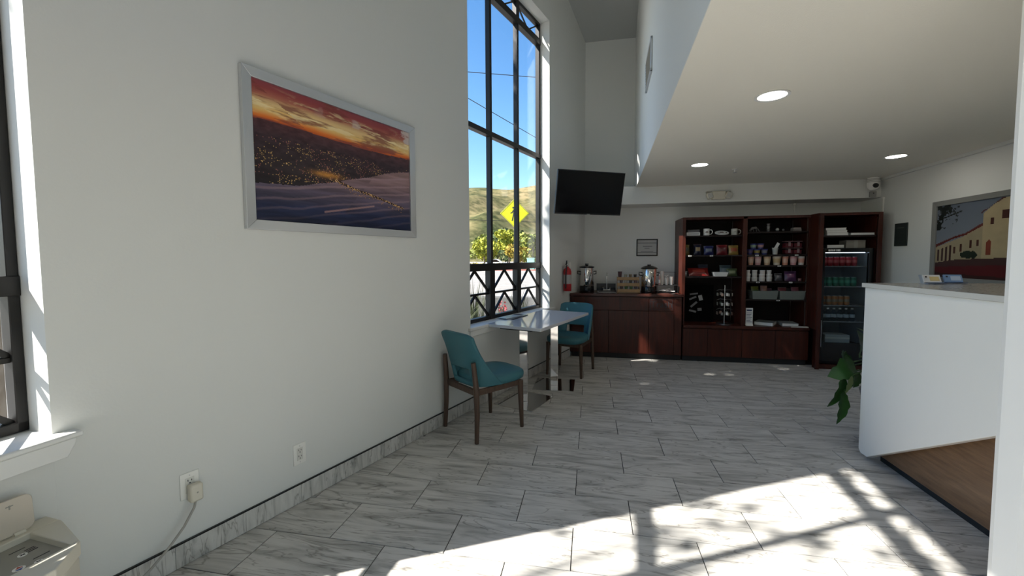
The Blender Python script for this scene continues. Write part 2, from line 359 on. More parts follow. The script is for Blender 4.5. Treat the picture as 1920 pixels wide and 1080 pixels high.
# baseboard of cut tiles with a dark metal edge
BB = thing('baseboard_left', 'stone tile baseboard with a dark metal top edge under the sunset picture', 'baseboard', LW, -TH, kind='structure')
js = [-1.475,-1.17,-.866,-.56,-.262,.04,.342,.43,.614,.92,1.225,1.53,1.835,2.14,2.445,2.75,3.055,3.36,3.50]
for a, c in zip(js, js[1:]): MB().box(.0005, .0098, -(c-a)/2+.001, (c-a)/2-.001, .003, .110).build('base_tile', M['base_tile'], BB, loc=(0,(a+c)/2,0))
MB().box(.0005, .0125, -1.475, 3.50, .110, .1165).build('edge_strip', M['gblack'], BB)
BB2 = thing('baseboard_left_near', 'stone tile baseboard under the window at the left edge', 'baseboard', NB, -TN, kind='structure')
for k in range(9): MB().box(.0005, .0098, -.15, .15, .003, .110).build('base_tile', M['base_tile'], BB2, loc=(0,-.16-.305*k,0))

# ------------------------------------------------------------------ outdoors
GZ = -.15
def ground_mat(name, a, c, sc):
    m_, nt, b = new_mat(name); tc = N(nt, 'ShaderNodeTexCoord'); n = N(nt, 'ShaderNodeTexNoise', Scale=sc, Detail=8.0, Roughness=.65)
    nt.links.new(tc.outputs['Object'], n.inputs['Vector']); r = ramp(nt, [(.35, a), (.65, c)]); nt.links.new(n.outputs['Fac'], r.inputs['Fac'])
    nt.links.new(r.outputs['Color'], b.inputs['Base Color']); b.inputs['Roughness'].default_value = .9; return m_
ASPH = ground_mat('asphalt', (.25,.228,.20), (.32,.292,.258), .8)
CONC = ground_mat('concrete', (.44,.43,.40), (.54,.52,.48), 3.0)
struct('ground', MB().box(-500, 300, -150, 520, GZ-.5, GZ), ASPH, 'sunlit pale road surface outside the window', 'ground')
struct('sidewalk', MB().prism([(-4.6,-9),(-2.4,-9),(-1.35,-1),(1.2,6.4),(-5.5,6.4)], GZ, GZ+.08), CONC, 'concrete pavement strip outside the window', 'pavement')
m_hill, nt, b = new_mat('dry_hillside'); tc = N(nt, 'ShaderNodeTexCoord')
n1 = N(nt, 'ShaderNodeTexNoise', Scale=.022, Detail=9.0, Roughness=.66); n2 = N(nt, 'ShaderNodeTexNoise', Scale=.13, Detail=6.0, Roughness=.7)
for n in (n1, n2): nt.links.new(tc.outputs['Object'], n.inputs['Vector'])
ra = ramp(nt, [(.34,(.07,.080,.030)), (.50,(.185,.158,.070)), (.66,(.29,.225,.115))]); rb = ramp(nt, [(.40,(.30,.36,.30)), (.56,(1,1,1))])
mx = N(nt, 'ShaderNodeMix', data_type='RGBA', blend_type='MULTIPLY'); mx.inputs[0].default_value = .85
nt.links.new(n1.outputs['Fac'], ra.inputs['Fac']); nt.links.new(n2.outputs['Fac'], rb.inputs['Fac']); nt.links.new(ra.outputs['Color'], mx.inputs[6]); nt.links.new(rb.outputs['Color'], mx.inputs[7])
nt.links.new(mx.outputs[2], b.inputs['Base Color']); b.inputs['Roughness'].default_value = .95; b.inputs['Specular IOR Level'].default_value = .1
def ridge(x):    # height of the far ridge line
    return 69+3*sin((x+118)*.05)*0.5+ (5.0*max(0, (-92-x)/25.0)**.8 if x < -92 else 0)*.55 + 7*max(0, (x+74)/24.0)**1.3*.55 - 2.2*math.exp(-((x+78)/16)**2)
P = []
for j in range(36):
    t = j/35; row = []
    for i in range(90):
        x = -420+i*7.0; y = 165+t*235+8*sin(i*.21+1); h = ridge(max(-190, min(60, x)))
        z = h*(t**1.15) + 5.5*sin(i*.37+t*5)*sin(t*pi) + 4*sin(i*.83-t*9)*sin(t*pi) - 1.0
        row.append((x, y, z))
    P.append(row)
P.append([(p[0], p[1]+60, -3) for p in P[-1]])
struct('hills', MB().grid(P), m_hill, 'dry brown hills on the skyline outside the window', 'hills', smooth=80)

def leaf_mat(name, a, c):
    m_, nt, b = new_mat(name); tc = N(nt, 'ShaderNodeTexCoord'); n = N(nt, 'ShaderNodeTexNoise', Scale=1.1, Detail=3.0)
    nt.links.new(tc.outputs['Object'], n.inputs['Vector']); r = ramp(nt, [(.36, a), (.64, c)]); nt.links.new(n.outputs['Fac'], r.inputs['Fac'])
    nt.links.new(r.outputs['Color'], b.inputs['Base Color']); b.inputs['Roughness'].default_value = .7; b.inputs['Specular IOR Level'].default_value = .2
    return m_
LF = dict(yel=leaf_mat('yellow_green_leaves', (.17,.20,.025), (.46,.45,.06)), oliv=leaf_mat('olive_leaves', (.10,.13,.03), (.30,.32,.07)),
          gold=leaf_mat('gold_leaves', (.26,.20,.035), (.50,.38,.08)), dark=leaf_mat('dark_leaves', (.05,.075,.03), (.15,.19,.07)), blade=leaf_mat('grass_blades', (.020,.028,.012), (.085,.095,.045)))
BARK = flat('bark', (.10,.075,.05), .9)
def leaves(lumps, n, size, seed):
    g = np.random.default_rng(seed); vs = []; fs = []
    w = np.array([l[3]*l[4] for l in lumps]); w = w/w.sum(); ks = g.choice(len(lumps), n, p=w)
    for k in ks:
        cx, cy, cz, rx, rz = lumps[k]; d = g.normal(size=3); d /= np.linalg.norm(d); rr = g.uniform(.55, 1.0)**.6
        c = np.array((cx, cy, cz))+d*rr*np.array((rx, rx, rz)); a = g.normal(size=3); a /= np.linalg.norm(a); q = np.cross(a, g.normal(size=3)); q /= np.linalg.norm(q)
        s = size*g.uniform(.6, 1.3); a = a*s; q = q*s*.6; b0 = len(vs)
        vs += [tuple(c-a), tuple(c+q), tuple(c+a), tuple(c-q)]; fs.append((b0,b0+1,b0+2,b0+3))
    b_ = MB(); b_.add(vs, fs); return b_
def tree(label, loc, lumps, mat, n, size, seed, trunk=(.16,2.0), group='trees across the road'):
    t = thing('tree', label, 'tree', loc, 0, group)
    top = max(l[2] for l in lumps); b_ = MB().tube([(0,0,-.1),(.05,0,trunk[1]*.5),(0,.05,trunk[1]),(.1,0,top*.85)], [trunk[0],trunk[0]*.8,trunk[0]*.65,trunk[0]*.3], 8)
    for l in lumps[:4]: b_.tube([(0,0,trunk[1]*.9), (l[0]*.7,l[1]*.7,l[2])], [trunk[0]*.45, trunk[0]*.15], 5)
    b_.build('trunk', BARK, t, smooth=60); leaves(lumps, n, size, seed).build('crown', mat, t, fix=False); return t
def lump(seed, n, R_, zc, H, r):
    g = np.random.default_rng(seed); return [(g.uniform(-R_,R_), g.uniform(-R_,R_), zc+g.uniform(-H,H), r*g.uniform(.7,1.2), r*g.uniform(.6,1.0)) for _ in range(n)]
tree('yellow-green tree at the left of the window view', (-14.2,55.5,GZ), lump(1,9,1.5,3.0,1.4,1.25), LF['yel'], 1500, .26, 11)
tree('golden bushy tree right of the yellow-green tree', (-10.6,62,GZ), lump(2,8,1.7,2.3,.8,1.1), LF['gold'], 1200, .26, 12)
tree('tall thin yellow tree just behind the golden tree', (-12.6,66,GZ), lump(3,6,1.4,4.6,1.6,1.1), LF['yel'], 900, .30, 13)
tree('olive tree below the yellow crossing sign', (-7.4,58,GZ), lump(4,10,1.8,2.8,1.5,1.3), LF['oliv'], 1500, .27, 14)
tree('yellow tree at the right edge of the window view', (-4.0,50,GZ), lump(5,8,1.2,2.1,1.1,1.0), LF['yel'], 1200, .24, 15)
tree('large dark tree on the slope behind the crossing sign', (-9.5,95,GZ), lump(6,10,3.4,6.6,2.6,2.3), LF['dark'], 1500, .5, 16)
tree('grey-green tree on the slope at the left', (-24.5,100,GZ), lump(8,10,3.4,5.2,2.2,2.2), LF['oliv'], 1400, .5, 17)
tree('dark tree between the golden and olive trees', (-16.5,84,GZ), lump(9,10,2.8,4.4,1.8,2.0), LF['dark'], 1300, .45, 18)
tree('olive tree on the slope at the far right', (-4.6,85,GZ), lump(10,9,2.6,5.0,2.2,1.9), LF['oliv'], 1300, .42, 19)
tree('dark green tree far behind at the left', (-21.5,118,GZ), lump(22,10,3.2,5.0,2.0,2.1), LF['dark'], 1200, .5, 61)
tree('yellowish tree half hidden behind the crossing sign post', (-8.9,76,GZ), lump(23,8,1.8,3.6,1.4,1.4), LF['yel'], 1000, .32, 62)
tree('olive tree left behind the yellow-green tree', (-18.6,72,GZ), lump(24,9,1.8,3.2,1.2,1.4), LF['oliv'], 1100, .32, 63)
for k, (x, y) in enumerate(((-22,58),(-27,64),(-32,57),(-38,66),(-44,60),(-51,68))):
    tree(f'{ORD[k]} roadside tree counted leftwards from the window edge', (x,y,GZ), lump(80+k,9,1.8,3.2,1.4,1.35), LF[('yel','oliv','gold')[k%3]], 900, .32, 90+k, group='roadside trees beyond the window edge')
# the street tree that dapples the light on the tall window, just left of the view
tree('leafy street tree beside the building', (*lw(-2.95,-1.30,0).xy, GZ+.08), [(0,0,4.7,.62,.75),(.05,.1,5.6,.70,.85),(-.05,-.1,6.5,.70,.85),(-.05,-.1,7.35,.58,.8),(-.1,-.1,8.15,.50,.7),(.2,.45,5.1,.35,.4),(.2,.42,5.9,.3,.3),(.25,.70,6.45,.24,.34),(.20,.60,5.7,.22,.22)], LF['dark'], 5200, .085, 21, (.11,3.6), 'street trees by the building')

tree('slender sparse street tree beside the building', (-4.1,-3.35,GZ+.08), [(.55,.45,6.15,.22,.25),(.10,.05,6.9,.30,.3),(.55,.95,7.3,.20,.2),(-.4,.3,6.5,.4,.4),(.35,-.25,5.75,.18,.18)], LF['oliv'], 62, .075, 71, (.06,4.6), 'street trees by the building')

# hedge, kerb, low wall, parked cars, utility box, sign, wires
t = thing('hedge', 'clipped brownish hedge across the road', 'hedge', (-11.6,52,GZ)); leaves([(x,0,.45,.55,.45) for x in np.arange(-4.5,4.6,.6)], 1500, .16, 31).build('foliage', LF['gold'], t, fix=False)
MB().box(-4.5,4.5,-.3,.3,0,.35).build('stems', BARK, t)
tag(MB().box(-60,30,47,47.5,GZ,GZ+.16).build('kerb', flat('red_kerb', (.36,.12,.09), .8)), 'faded red painted kerb across the road', 'kerb')
tag(MB().prism([(-6,6.02),(.95,6.02),(1.05,6.24),(-6,6.24)], GZ, .60).build('planter_wall', ground_mat('dark_concrete', (.085,.082,.078), (.13,.125,.118), 4.0), bevel=.02), 'low grey concrete wall outside the window', 'low wall')
def car(x, y, col, label):
    c = thing('car', label, 'car', (x,y,GZ), R(4), 'cars parked across the road')
    MB().prism([(-2.1,.35),(-2.1,.75),(-1.35,.88),(-.75,1.38),(.9,1.40),(1.6,.92),(2.1,.80),(2.1,.35)], -.85, .85, 'y').build('body', flat('car_paint_'+label[:5], col, .25), c, bevel=.06)
    MB().prism([(-1.2,.92),(-.72,1.32),(.85,1.34),(1.4,.95)], -.87, .87, 'y').build('windows', M['gblack'], c)
    for q in (-1.3,1.3): MB().cyl((q,-.88,.32),(q,.88,.32),.32,n=14).build('wheel', M['black'], c)
car(-14.6,62,(.75,.75,.75),'white car parked left of the hedge'); car(-9.0,66,(.70,.71,.73),'silver car parked behind the hedge')
t = thing('utility_box', 'pale green utility box beside the olive tree', 'utility box', (-6.35,48.6,GZ))
MB().box(-.45,.45,-.35,.35,0,1.45).build('body', flat('pale_green_paint', (.25,.50,.42), .5), t, bevel=.03); MB().box(-.5,.5,-.4,.4,1.45,1.55).build('cap', flat('pale_green_cap', (.30,.56,.48), .5), t, bevel=.03)
t = thing('crossing_sign', 'yellow diamond pedestrian crossing sign on a post', 'road sign', (-1.739,12.44,GZ), R(14))
YEL = flat('sign_yellow', (.80,.78,.01), .45); q = .525
MB().prism([(-q,0),(0,-q),(q,0),(0,q)], -.006, .006, 'y').build('plate', YEL, t, loc=(0,0,3.19), bevel=.004)
b = MB()
for a, c in (((-q,0),(0,-q)),((0,-q),(q,0)),((q,0),(0,q)),((0,q),(-q,0))):
    f = .945; b.bar((a[0]*f,-.0075,3.19+a[1]*f),(c[0]*f,-.0075,3.19+c[1]*f),.003,.012)
b.build('border', M['ink'], t)
fig = [[(-.04,.235),(-.015,.215),(-.018,.18),(-.05,.165),(-.08,.185),(-.085,.215),(-.065,.24)],
       [(-.035,.15),(.03,.155),(.06,.12),(.10,.05),(.10,-.03),(.075,-.03),(.07,.035),(.045,.07),(.04,-.02),(.075,-.10),(.105,-.20),(.125,-.27),(.085,-.27),(.05,-.19),(.01,-.10),(-.02,-.05),(-.045,-.14),(-.075,-.27),(-.115,-.27),(-.085,-.14),(-.055,-.02),(-.045,.06),(-.09,.01),(-.15,-.01),(-.16,.015),(-.105,.045),(-.07,.10)]]
b = MB()
for p_ in fig: b.prism(p_, -.011, -.007, 'y')
b.build('walking_figure', M['ink'], t, loc=(0,0,3.19))
MB().box(-.03,.03,.008,.05,-.1,3.6).build('post', M['steel'], t)
for nm, a, c, z in (('upper wire crossing the sky above the crossing sign', (-24,9.5,10.4), (20,37,14.6), .02), ('steep wire crossing the sky in the middle panes', (-11.0,2.2,9.95), (10.6,43.6,5.05), .016), ('low wire crossing in front of the hills', (-24,-.6,3.05), (16,62.3,5.85), .02)):
    a, c = Vector(a), Vector(c); tag(MB().tube([a.lerp(c, k/12)+Vector((0,0,-.12*math.sin(pi*k/12))) for k in range(13)], z, 6).build('utility_wire', M['black']), nm, 'wire', 'overhead wires')

# planting close to the window
def blades(label, loc, n, h, spread, seed, name='ornamental_grass', mat=None):
    g = np.random.default_rng(seed); t = thing(name, label, 'plant', loc, 0, 'planting outside the window'); b_ = MB()
    for k in range(n):
        a = g.uniform(0, 2*pi); hh = h*g.uniform(.6, 1.05); lean = spread*g.uniform(.1, 1); x, y = g.normal(0, .07, 2); wd = g.uniform(.006, .012)
        pts = [Vector((x+cos(a)*lean*q*q, y+sin(a)*lean*q*q, hh*q*(1-.12*q))) for q in (0,.35,.7,1)]
        sd = Vector((-sin(a), cos(a), 0)); P_ = [[p-sd*wd*(1-q**2*.9), p+sd*wd*(1-q**2*.9)] for p, q in zip(pts, (0,.35,.7,1))]
        b_.grid(P_)
    b_.build('blades', mat or LF['blade'], t, fix=False); return t
blades('spiky grass clump outside the left lower panes', (-.95,2.95,GZ+.08), 110, 1.2, .8, 41)
blades('spiky grass clump outside the middle lower panes', (-.78,3.75,GZ+.08), 80, 1.3, .40, 42)
blades('thin grass clump next to the red flowers', (-.30,5.0,GZ+.08), 45, 1.15, .3, 43)
blades('low tuft of grass outside the right lower panes', (.28,5.55,GZ+.08), 26, .80, .3, 44)
t = thing('flowering_plant', 'small plant with red flowers outside the middle lower panes', 'plant', (-.50,4.40,GZ+.08), 0, 'planting outside the window')
leaves([(0,0,.40,.10,.16),(.03,.03,.2,.11,.18)], 110, .04, 51).build('foliage', LF['oliv'], t, fix=False)
leaves([(.02,-.02,.66,.08,.11),(.05,.04,.58,.06,.10)], 60, .026, 52).build('flowers', flat('red_petals', (.30,.035,.04), .6), t, fix=False)
b = MB()
for k in range(6): b.tube([(0,0,0),(.05*cos(k),.05*sin(k),.65)], .006, 5)
b.build('stem', LF['blade'], t)

# ------------------------------------------------------------------ furniture: table and chairs
T = thing('cafe_table', 'long pale laminate table with two polished steel pedestals under the window', 'table', LW, -TH)
MB().prism([(.008,1.40),(.600,1.40),(.600,2.655),(.008,2.655)], .746, .776).build('tabletop', M['laminate'], T, bevel=.003)
def pedestal(y, x, rot, sz, turn=0):
    c = bpy.data.objects.new('pedestal', None); COL.objects.link(c); c.parent = T; c.location = (x,y,0); c.rotation_euler = (0,0,rot)
    MB().box(-sz[0]/2,sz[0]/2,-sz[1]/2,sz[1]/2,0,.010).build('base_plate', M['chrome'], c, bevel=.002)
    MB().box(-.042,.042,-.042,.042,.010,.735).build('column', M['chrome'], c, bevel=.003, rot=(0,0,turn))
    MB().box(-.17,.17,-.17,.17,.735,.7455).build('mounting_plate', M['black'], c)
pedestal(1.585, .318, 0, (.42,.48), TH+R(5)); pedestal(2.20, .37, TH, (.44,.44))

def make_chair(label, loc, rz):
    t = thing('dining_chair', label, 'chair', loc, rz, 'teal chairs at the window table')
    # cushion
    P = []; nseg = 28
    def outline(k, sx, sy, e=3.4):
        a = 2*pi*k/nseg; ca, sa = cos(a), sin(a)
        return math.copysign(abs(ca)**(2/e), ca)*sx, math.copysign(abs(sa)**(2/e), sa)*sy
    for (f, z) in ((.0,.405),(.90,.405),(.985,.42),(1.0,.445),(.985,.468),(.93,.480),(.6,.484),(.0,.485)):
        row = []
        for k in range(nseg):
            x, y = outline(k, .236*f, .258*f); tap = 1-.10*max(0,-y)/.258
            row.append((x*tap, y+.056, z))
        P.append(row)
    MB().grid(P, closed=True).build('seat', M['teal'], t, smooth=70)
    # shell back with an open slot above the seat; wings reach forward at the bottom
    nu, nv = 20, 12; G = []
    for j in range(nv+1):
        v = j/nv; z = .415+v*.425; row = []
        for i in range(nu+1):
            u = -1+2*i/nu; hw = .238-.022*v
            wing = (.195*(1-v)**1.5+.022)*abs(u)**4.6
            x = hw*(u if abs(u) < .82 else math.copysign(.82+(abs(u)-.82)*(1-.35*(1-v)), u))
            zz = z-.028*v*abs(u)**6
            y = -.212-.085*v+wing
            row.append((x, y, zz))
        G.append(row)
    b = MB(); vs = [p for r in G for p in r]; fs = []
    for j in range(nv):
        for i in range(nu):
            if 1 <= j <= 3 and 5 <= i < nu-5: continue
            fs.append((j*(nu+1)+i, j*(nu+1)+i+1, (j+1)*(nu+1)+i+1, (j+1)*(nu+1)+i))
    o = b.add(vs, fs).build('backrest', M['teal'], t, smooth=60)
    so = o.modifiers.new('solid', 'SOLIDIFY'); so.thickness = .034; so.offset = 0
    bv = o.modifiers.new('bevel', 'BEVEL'); bv.width = .009; bv.segments = 3; bv.limit_method = 'ANGLE'; bv.angle_limit = R(50)
    for sx in (-1, 1):
        MB().tube([(sx*.224,-.256,0),(sx*.219,-.246,.22),(sx*.212,-.247,.42),(sx*.200,-.264,.625)], [.0165,.021,.023,.0185], 8).build('leg', M['walnut'], t, smooth=60)
        MB().tube([(sx*.214,.222,0),(sx*.206,.212,.40)], [.0155,.0255], 8).build('leg', M['walnut'], t, smooth=60)
        MB().box(min(sx*.19,sx*.212), max(sx*.19,sx*.212), -.235, .215, .362, .408).build('side_rail', M['walnut'], t, bevel=.004)
    MB().box(-.205,.205,-.250,-.226,.362,.410).build('rear_rail', M['walnut'], t, bevel=.004)
    MB().box(-.20,.20,.20,.22,.362,.405).build('front_rail', M['walnut'], t, bevel=.004)
    return t
ch = make_chair('teal upholstered chair nearer the camera, its back turned to us', (.128,.892,0), R(-38))
dup(ch, (.747,2.686,0), R(180-15.7), 'teal upholstered chair at the far end of the table facing us')

# magazines on the sill and table
mag = thing('magazine', 'dark-covered magazine lying by the window sill', 'magazine', lw(.015,1.92,.7765), -TH+R(4), 'magazines by the window')
MB().box(-.08,.08,-.19,.19,0,.008).build('cover', flat('magazine_dark', (.05,.05,.06), .3), mag); MB().box(-.05,.05,-.12,.05,.008,.0088).build('cover_photo', flat('magazine_blue', (.16,.20,.24), .3), mag)
mag = thing('magazine', 'pale open brochure lying on the dark magazine', 'magazine', lw(.0,1.86,.7855), -TH-R(6), 'magazines by the window')
MB().box(-.06,.06,-.14,.14,0,.005).build('cover', flat('brochure_pale', (.55,.58,.58), .35), mag); MB().box(-.03,.03,-.10,.0,.005,.0058).build('cover_photo', flat('brochure_green', (.25,.33,.25), .35), mag)

# ------------------------------------------------------------------ reception desk
D = thing('reception_desk', 'white-fronted reception desk with a wood plinth at the right', 'desk', (0,0,0))
MB().prism([(.865,1.205),(.865,.055),(.845,.030),(.775,.030),(-.80,.977),(-.80,1.205)], 2.885, 2.925, 'x').build('front_panel', M['desk'], D, bevel=.003)
MB().box(2.965,3.55,-.80,.83,.045,1.20).build('wood_base', M['deskwood'], D, bevel=.004)
MB().box(2.985,3.53,-.80,.80,0,.045).build('toe_kick', M['kick'], D)
MB().box(2.872,3.75,-.82,.875,1.205,1.236).build('counter_slab', M['quartz'], D, bevel=.003)
MB().box(2.870,2.8745,-.82,.8755,1.2065,1.2345).build('slab_edge', flat('slab_edge_light', (.60,.59,.55), .35), D)
def card_holder(label, x, y, rz, col, col2):
    t = thing('card_holder', label, 'card holder', (x,y,1.2362), rz, 'card holders on the desk')
    acr = glass('acrylic_'+label[:6], (.86,.90,.98), .8)
    Mx = Matrix.Rotation(R(-28), 3, 'X')
    b = MB(); b.box(-.055,.055,-.03,.035,0,.004); b.obox((0,.030,.032), (.11,.004,.062), Mx); b.box(-.055,.055,-.03,-.026,.004,.016); b.build('stand', acr, t)
    b = MB(); b.obox((0,.014,.034), (.092,.010,.054), Mx); b.build('cards', flat('card_'+label[:6], col, .5), t)
    b = MB(); b.obox((.012,.0085,.036), (.05,.0012,.030), Mx); b.build('print', flat('print_'+label[:6], col2, .5), t)
    b = MB(); b.obox((-.034,.0085,.048), (.010,.0012,.010), Mx); b.obox((-.034,.0085,.024), (.010,.0012,.008), Mx); b.build('mark', M['ink'], t)
    return t
card_holder('yellowish cards in a clear holder at the desk edge', 3.20, .74, R(-4), (.66,.64,.62), (.62,.47,.20))
card_holder('blue cards in a clear holder behind the yellowish cards', 3.36, .80, R(-10), (.16,.27,.45), (.40,.48,.60))

# potted plant beside the desk end
PL = thing('potted_plant', 'leafy green potted plant half hidden behind the desk end', 'plant', (3.32,1.22,0))
MB().lathe([(0,0),(.13,0),(.17,.02),(.20,.30),(.215,.36),(.19,.36),(.18,.32),(0,.32)], 24).build('pot', flat('pot_grey', (.12,.12,.12), .6), PL, smooth=40)
MB().lathe([(.178,.325),(.06,.345),(0,.35)], 20).build('soil', flat('soil', (.03,.022,.015), 1), PL)
LG = [flat('leaf_green', (.022,.075,.016), .38, var=.3, vscale=9), flat('leaf_pale', (.13,.17,.075), .45)]
def leaf(tip, base, width, mat, curl, lob=.18, seed=0):
    base, tip = Vector(base), Vector(tip); d = tip-base; L = d.length; dn = d.normalized()
    side = dn.cross(Vector((.55,-.75,.35))).normalized(); nrm = side.cross(dn).normalized(); P = []
    for k in range(11):
        q = k/10; w = width*max(.02, math.sin(pi*min(1, q**.75))**.8)*(1+lob*sin(q*21+seed)) if k < 10 else .001
        c = base+d*q+nrm*curl*L*math.sin(pi*q)
        P.append([c-side*w, c-side*w*.5+nrm*(-.10*w), c+nrm*(-.22*w), c+side*w*.5+nrm*(-.10*w), c+side*w])
    MB().grid(P).build('leaf', mat, PL, smooth=60, fix=False)
def stem(a, c):
    a, c = Vector(a), Vector(c); mid = (a+c)/2+Vector((0,0,.10)); MB().tube([a, a.lerp(mid,.5)+Vector((0,0,.05)), mid, mid.lerp(c,.5)+Vector((0,0,.03)), c], .006, 6).build('stalk', LG[0], PL, smooth=60)
for tip, base, wd_, mt, cu, sd in [((-.385,-.25,.19),(-.33,-.22,.43),.062,0,.10,0), ((-.425,-.20,.30),(-.30,-.16,.54),.050,0,.16,2), ((-.33,-.24,.42),(-.28,-.22,.55),.028,1,.05,1),
        ((-.43,-.20,.53),(-.22,-.12,.63),.085,0,.22,3), ((-.27,-.22,.46),(-.20,-.16,.56),.040,0,.05,5), ((-.33,-.18,.72),(-.20,-.10,.60),.060,0,-.10,4), ((-.24,-.18,.88),(-.16,-.08,.66),.075,0,.12,6),
        ((.10,-.25,.80),(0,-.05,.60),.08,0,.2,1), ((.22,.18,.75),(.05,.05,.58),.08,0,.2,2), ((-.12,.30,.82),(-.03,.08,.6),.08,0,.2,3), ((.30,-.05,.60),(.1,0,.52),.08,0,.2,4)]:
    if sd is not None and tip[0] < -.2: tip, base = (tip[0]-.16, tip[1]-.04, tip[2]), (base[0]-.16, base[1]-.04, base[2])
    leaf(tip, base, wd_, LG[mt], cu, seed=sd); stem((random.uniform(-.05,.05),random.uniform(-.05,.05),.34), base)

# ------------------------------------------------------------------ television on its arm
TV = thing('television', 'black flat television on a wall arm near the window', 'television', (.99,2.70,2.199), R(28.8))
tl = R(-12.3)
def tvp(name, b, mat, **k): return b.build(name, mat, TV, rot=(tl,0,0) if False else None, **k)
Mt = Matrix.Rotation(R(12.3), 3, 'X')
def tb(x0,x1,y0,y1,z0,z1): return MB().obox(Mt @ Vector(((x0+x1)/2,(y0+y1)/2,(z0+z1)/2)), (x1-x0,y1-y0,z1-z0), Mt)
tb(-.45,.45,0,.035,-.259,.259).build('housing', M['black'], TV, bevel=.004); tb(-.438,.438,-.002,.001,-.242,.247).build('screen', flat('tv_screen', (.004,.004,.005), .12, spec=.3), TV)
tb(-.02,.02,-.003,.004,-.258,-.250).build('logo_strip', M['steel'], TV); tb(-.14,.14,.035,.06,-.14,.14).build('mount_plate', M['black'], TV)
pw_ = lw(.012, 3.22, 2.20); inv = Matrix.Rotation(-R(28.8), 4, 'Z') @ Matrix.Translation(-Vector((.99,2.70,2.199))); pl_ = inv @ pw_; el = inv @ lw(.28, 3.38, 2.20)
MB().bar(Mt @ Vector((0,.055,0)), el, .04, .04).bar(el, pl_, .04, .04).build('arm', M['black'], TV)
MB().obox(pl_, (.02,.12,.24), Matrix.Rotation(-TH-R(28.8), 3, 'Z')).build('wall_plate', M['black'], TV)
MB().tube([inv @ lw(.012,3.10,2.06), inv @ lw(.10,3.12,2.02), inv @ lw(.20,3.05,2.04), Mt @ Vector((.1,.06,-.1))], .006, 6).build('cable', M['black'], TV)

# ------------------------------------------------------------------ cabinets at the back
CH, CI = M['cherry'], M['cherry_shaded']
BC = thing('base_cabinet', 'dark cherry base cabinet under the coffee counter', 'cabinet', (0,0,0))
MB().prism([(.715,3.485),(2.215,3.485),(2.215,4.055),(.925,4.055)], .075, .882).build('body', CH, BC)
MB().prism([(.745,3.53),(2.22,3.53),(2.22,4.05),(.935,4.05)], 0, .075).build('toe_kick', M['kick'], BC)
def front(par, nm, x0, x1, z0, z1, y=3.470, mat=None): return MB().box(x0+.002, x1-.002, y, y+.017, z0, z1).build(nm, mat or CH, par, bevel=.003)
for x0, x1 in ((.735,1.245),(1.245,1.785),(1.785,2.115)): front(BC, 'door', x0, x1, .085, .680)
front(BC, 'drawer_front', .735, 1.785, .685, .872); front(BC, 'trash_flap', 1.785, 2.115, .685, .872); front(BC, 'stile', 2.117, 2.215, .085, .872)
b = MB()
for x0,x1,z0,z1 in ((1.800,2.095,.838,.843),(1.800,2.095,.704,.709),(1.800,1.805,.704,.843),(2.090,2.095,.704,.843)): b.box(x0,x1,3.4685,3.4702,z0,z1)
b.build('trash_border', M['ink'], BC); text_obj('trash_lettering', 'Trash', .125, M['ink'], BC, (1.948,3.4690,.772), (R(90),0,0))
CT = tag(MB().prism([(.705,3.452),(2.235,3.452),(2.235,3.53),(2.200,3.53),(2.200,4.058),(.915,4.058)], .8825, .918).build('countertop', wood('counter_laminate', (.038,.011,.008), (.09,.028,.02), .25, (2,14,14)), bevel=.004), 'dark reddish countertop carrying the coffee urns', 'countertop')
LC = thing('low_cabinet', 'long low cherry cabinet below the open shelves', 'cabinet', (0,0,0))
MB().box(2.232,3.765,3.485,4.05,.075,.468).build('body', CH, LC); MB().box(2.24,3.765,3.53,4.05,0,.075).build('toe_kick', M['kick'], LC)
for x0, x1 in ((2.235,2.545),(2.545,2.975),(2.975,3.375),(3.375,3.765)): front(LC, 'door', x0, x1, .080, .455)
MB().box(2.232,3.764,3.452,4.05,.468,.503).build('top', CH, LC, bevel=.003)
BK = thing('bookcase', 'open cherry shelf unit full of snacks and souvenirs', 'shelves', (0,0,0))
z0 = .5035; zt = 1.955
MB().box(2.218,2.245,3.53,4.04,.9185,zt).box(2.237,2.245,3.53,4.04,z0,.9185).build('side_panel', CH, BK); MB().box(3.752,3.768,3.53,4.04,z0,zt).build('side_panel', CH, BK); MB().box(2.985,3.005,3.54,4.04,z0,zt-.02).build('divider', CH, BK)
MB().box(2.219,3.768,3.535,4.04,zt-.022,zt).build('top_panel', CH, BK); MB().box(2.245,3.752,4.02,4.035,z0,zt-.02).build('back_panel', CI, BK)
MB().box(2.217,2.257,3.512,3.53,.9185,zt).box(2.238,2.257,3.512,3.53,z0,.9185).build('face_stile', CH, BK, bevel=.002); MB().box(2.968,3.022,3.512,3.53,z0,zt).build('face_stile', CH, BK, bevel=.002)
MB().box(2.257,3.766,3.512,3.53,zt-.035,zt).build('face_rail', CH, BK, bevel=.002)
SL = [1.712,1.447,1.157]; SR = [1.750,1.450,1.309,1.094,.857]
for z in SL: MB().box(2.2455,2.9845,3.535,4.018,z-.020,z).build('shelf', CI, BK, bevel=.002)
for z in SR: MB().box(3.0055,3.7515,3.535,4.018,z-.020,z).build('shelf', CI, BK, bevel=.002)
for x in (2.958,2.982,3.7245,3.7495):
    y = 3.56 if x in (2.982,3.7495) else 3.90
    MB().box(min(x,2.9848) if x < 3 else x, (min(x,2.9848) if x < 3 else x)+.0018, y, y+.014, z0+.01, zt-.03).build('shelf_standard', M['steel'], BK)
FC = thing('cooler_cabinet', 'tall cherry cabinet surrounding the drinks cooler', 'cabinet', (0,0,0))
MB().box(3.7695,3.795,3.34,4.04,.504,1.957).box(3.80,3.826,3.34,3.45,0,.504).build('side_panel', CH, FC); MB().box(4.430,4.456,3.34,4.04,0,1.957).build('side_panel', CH, FC)
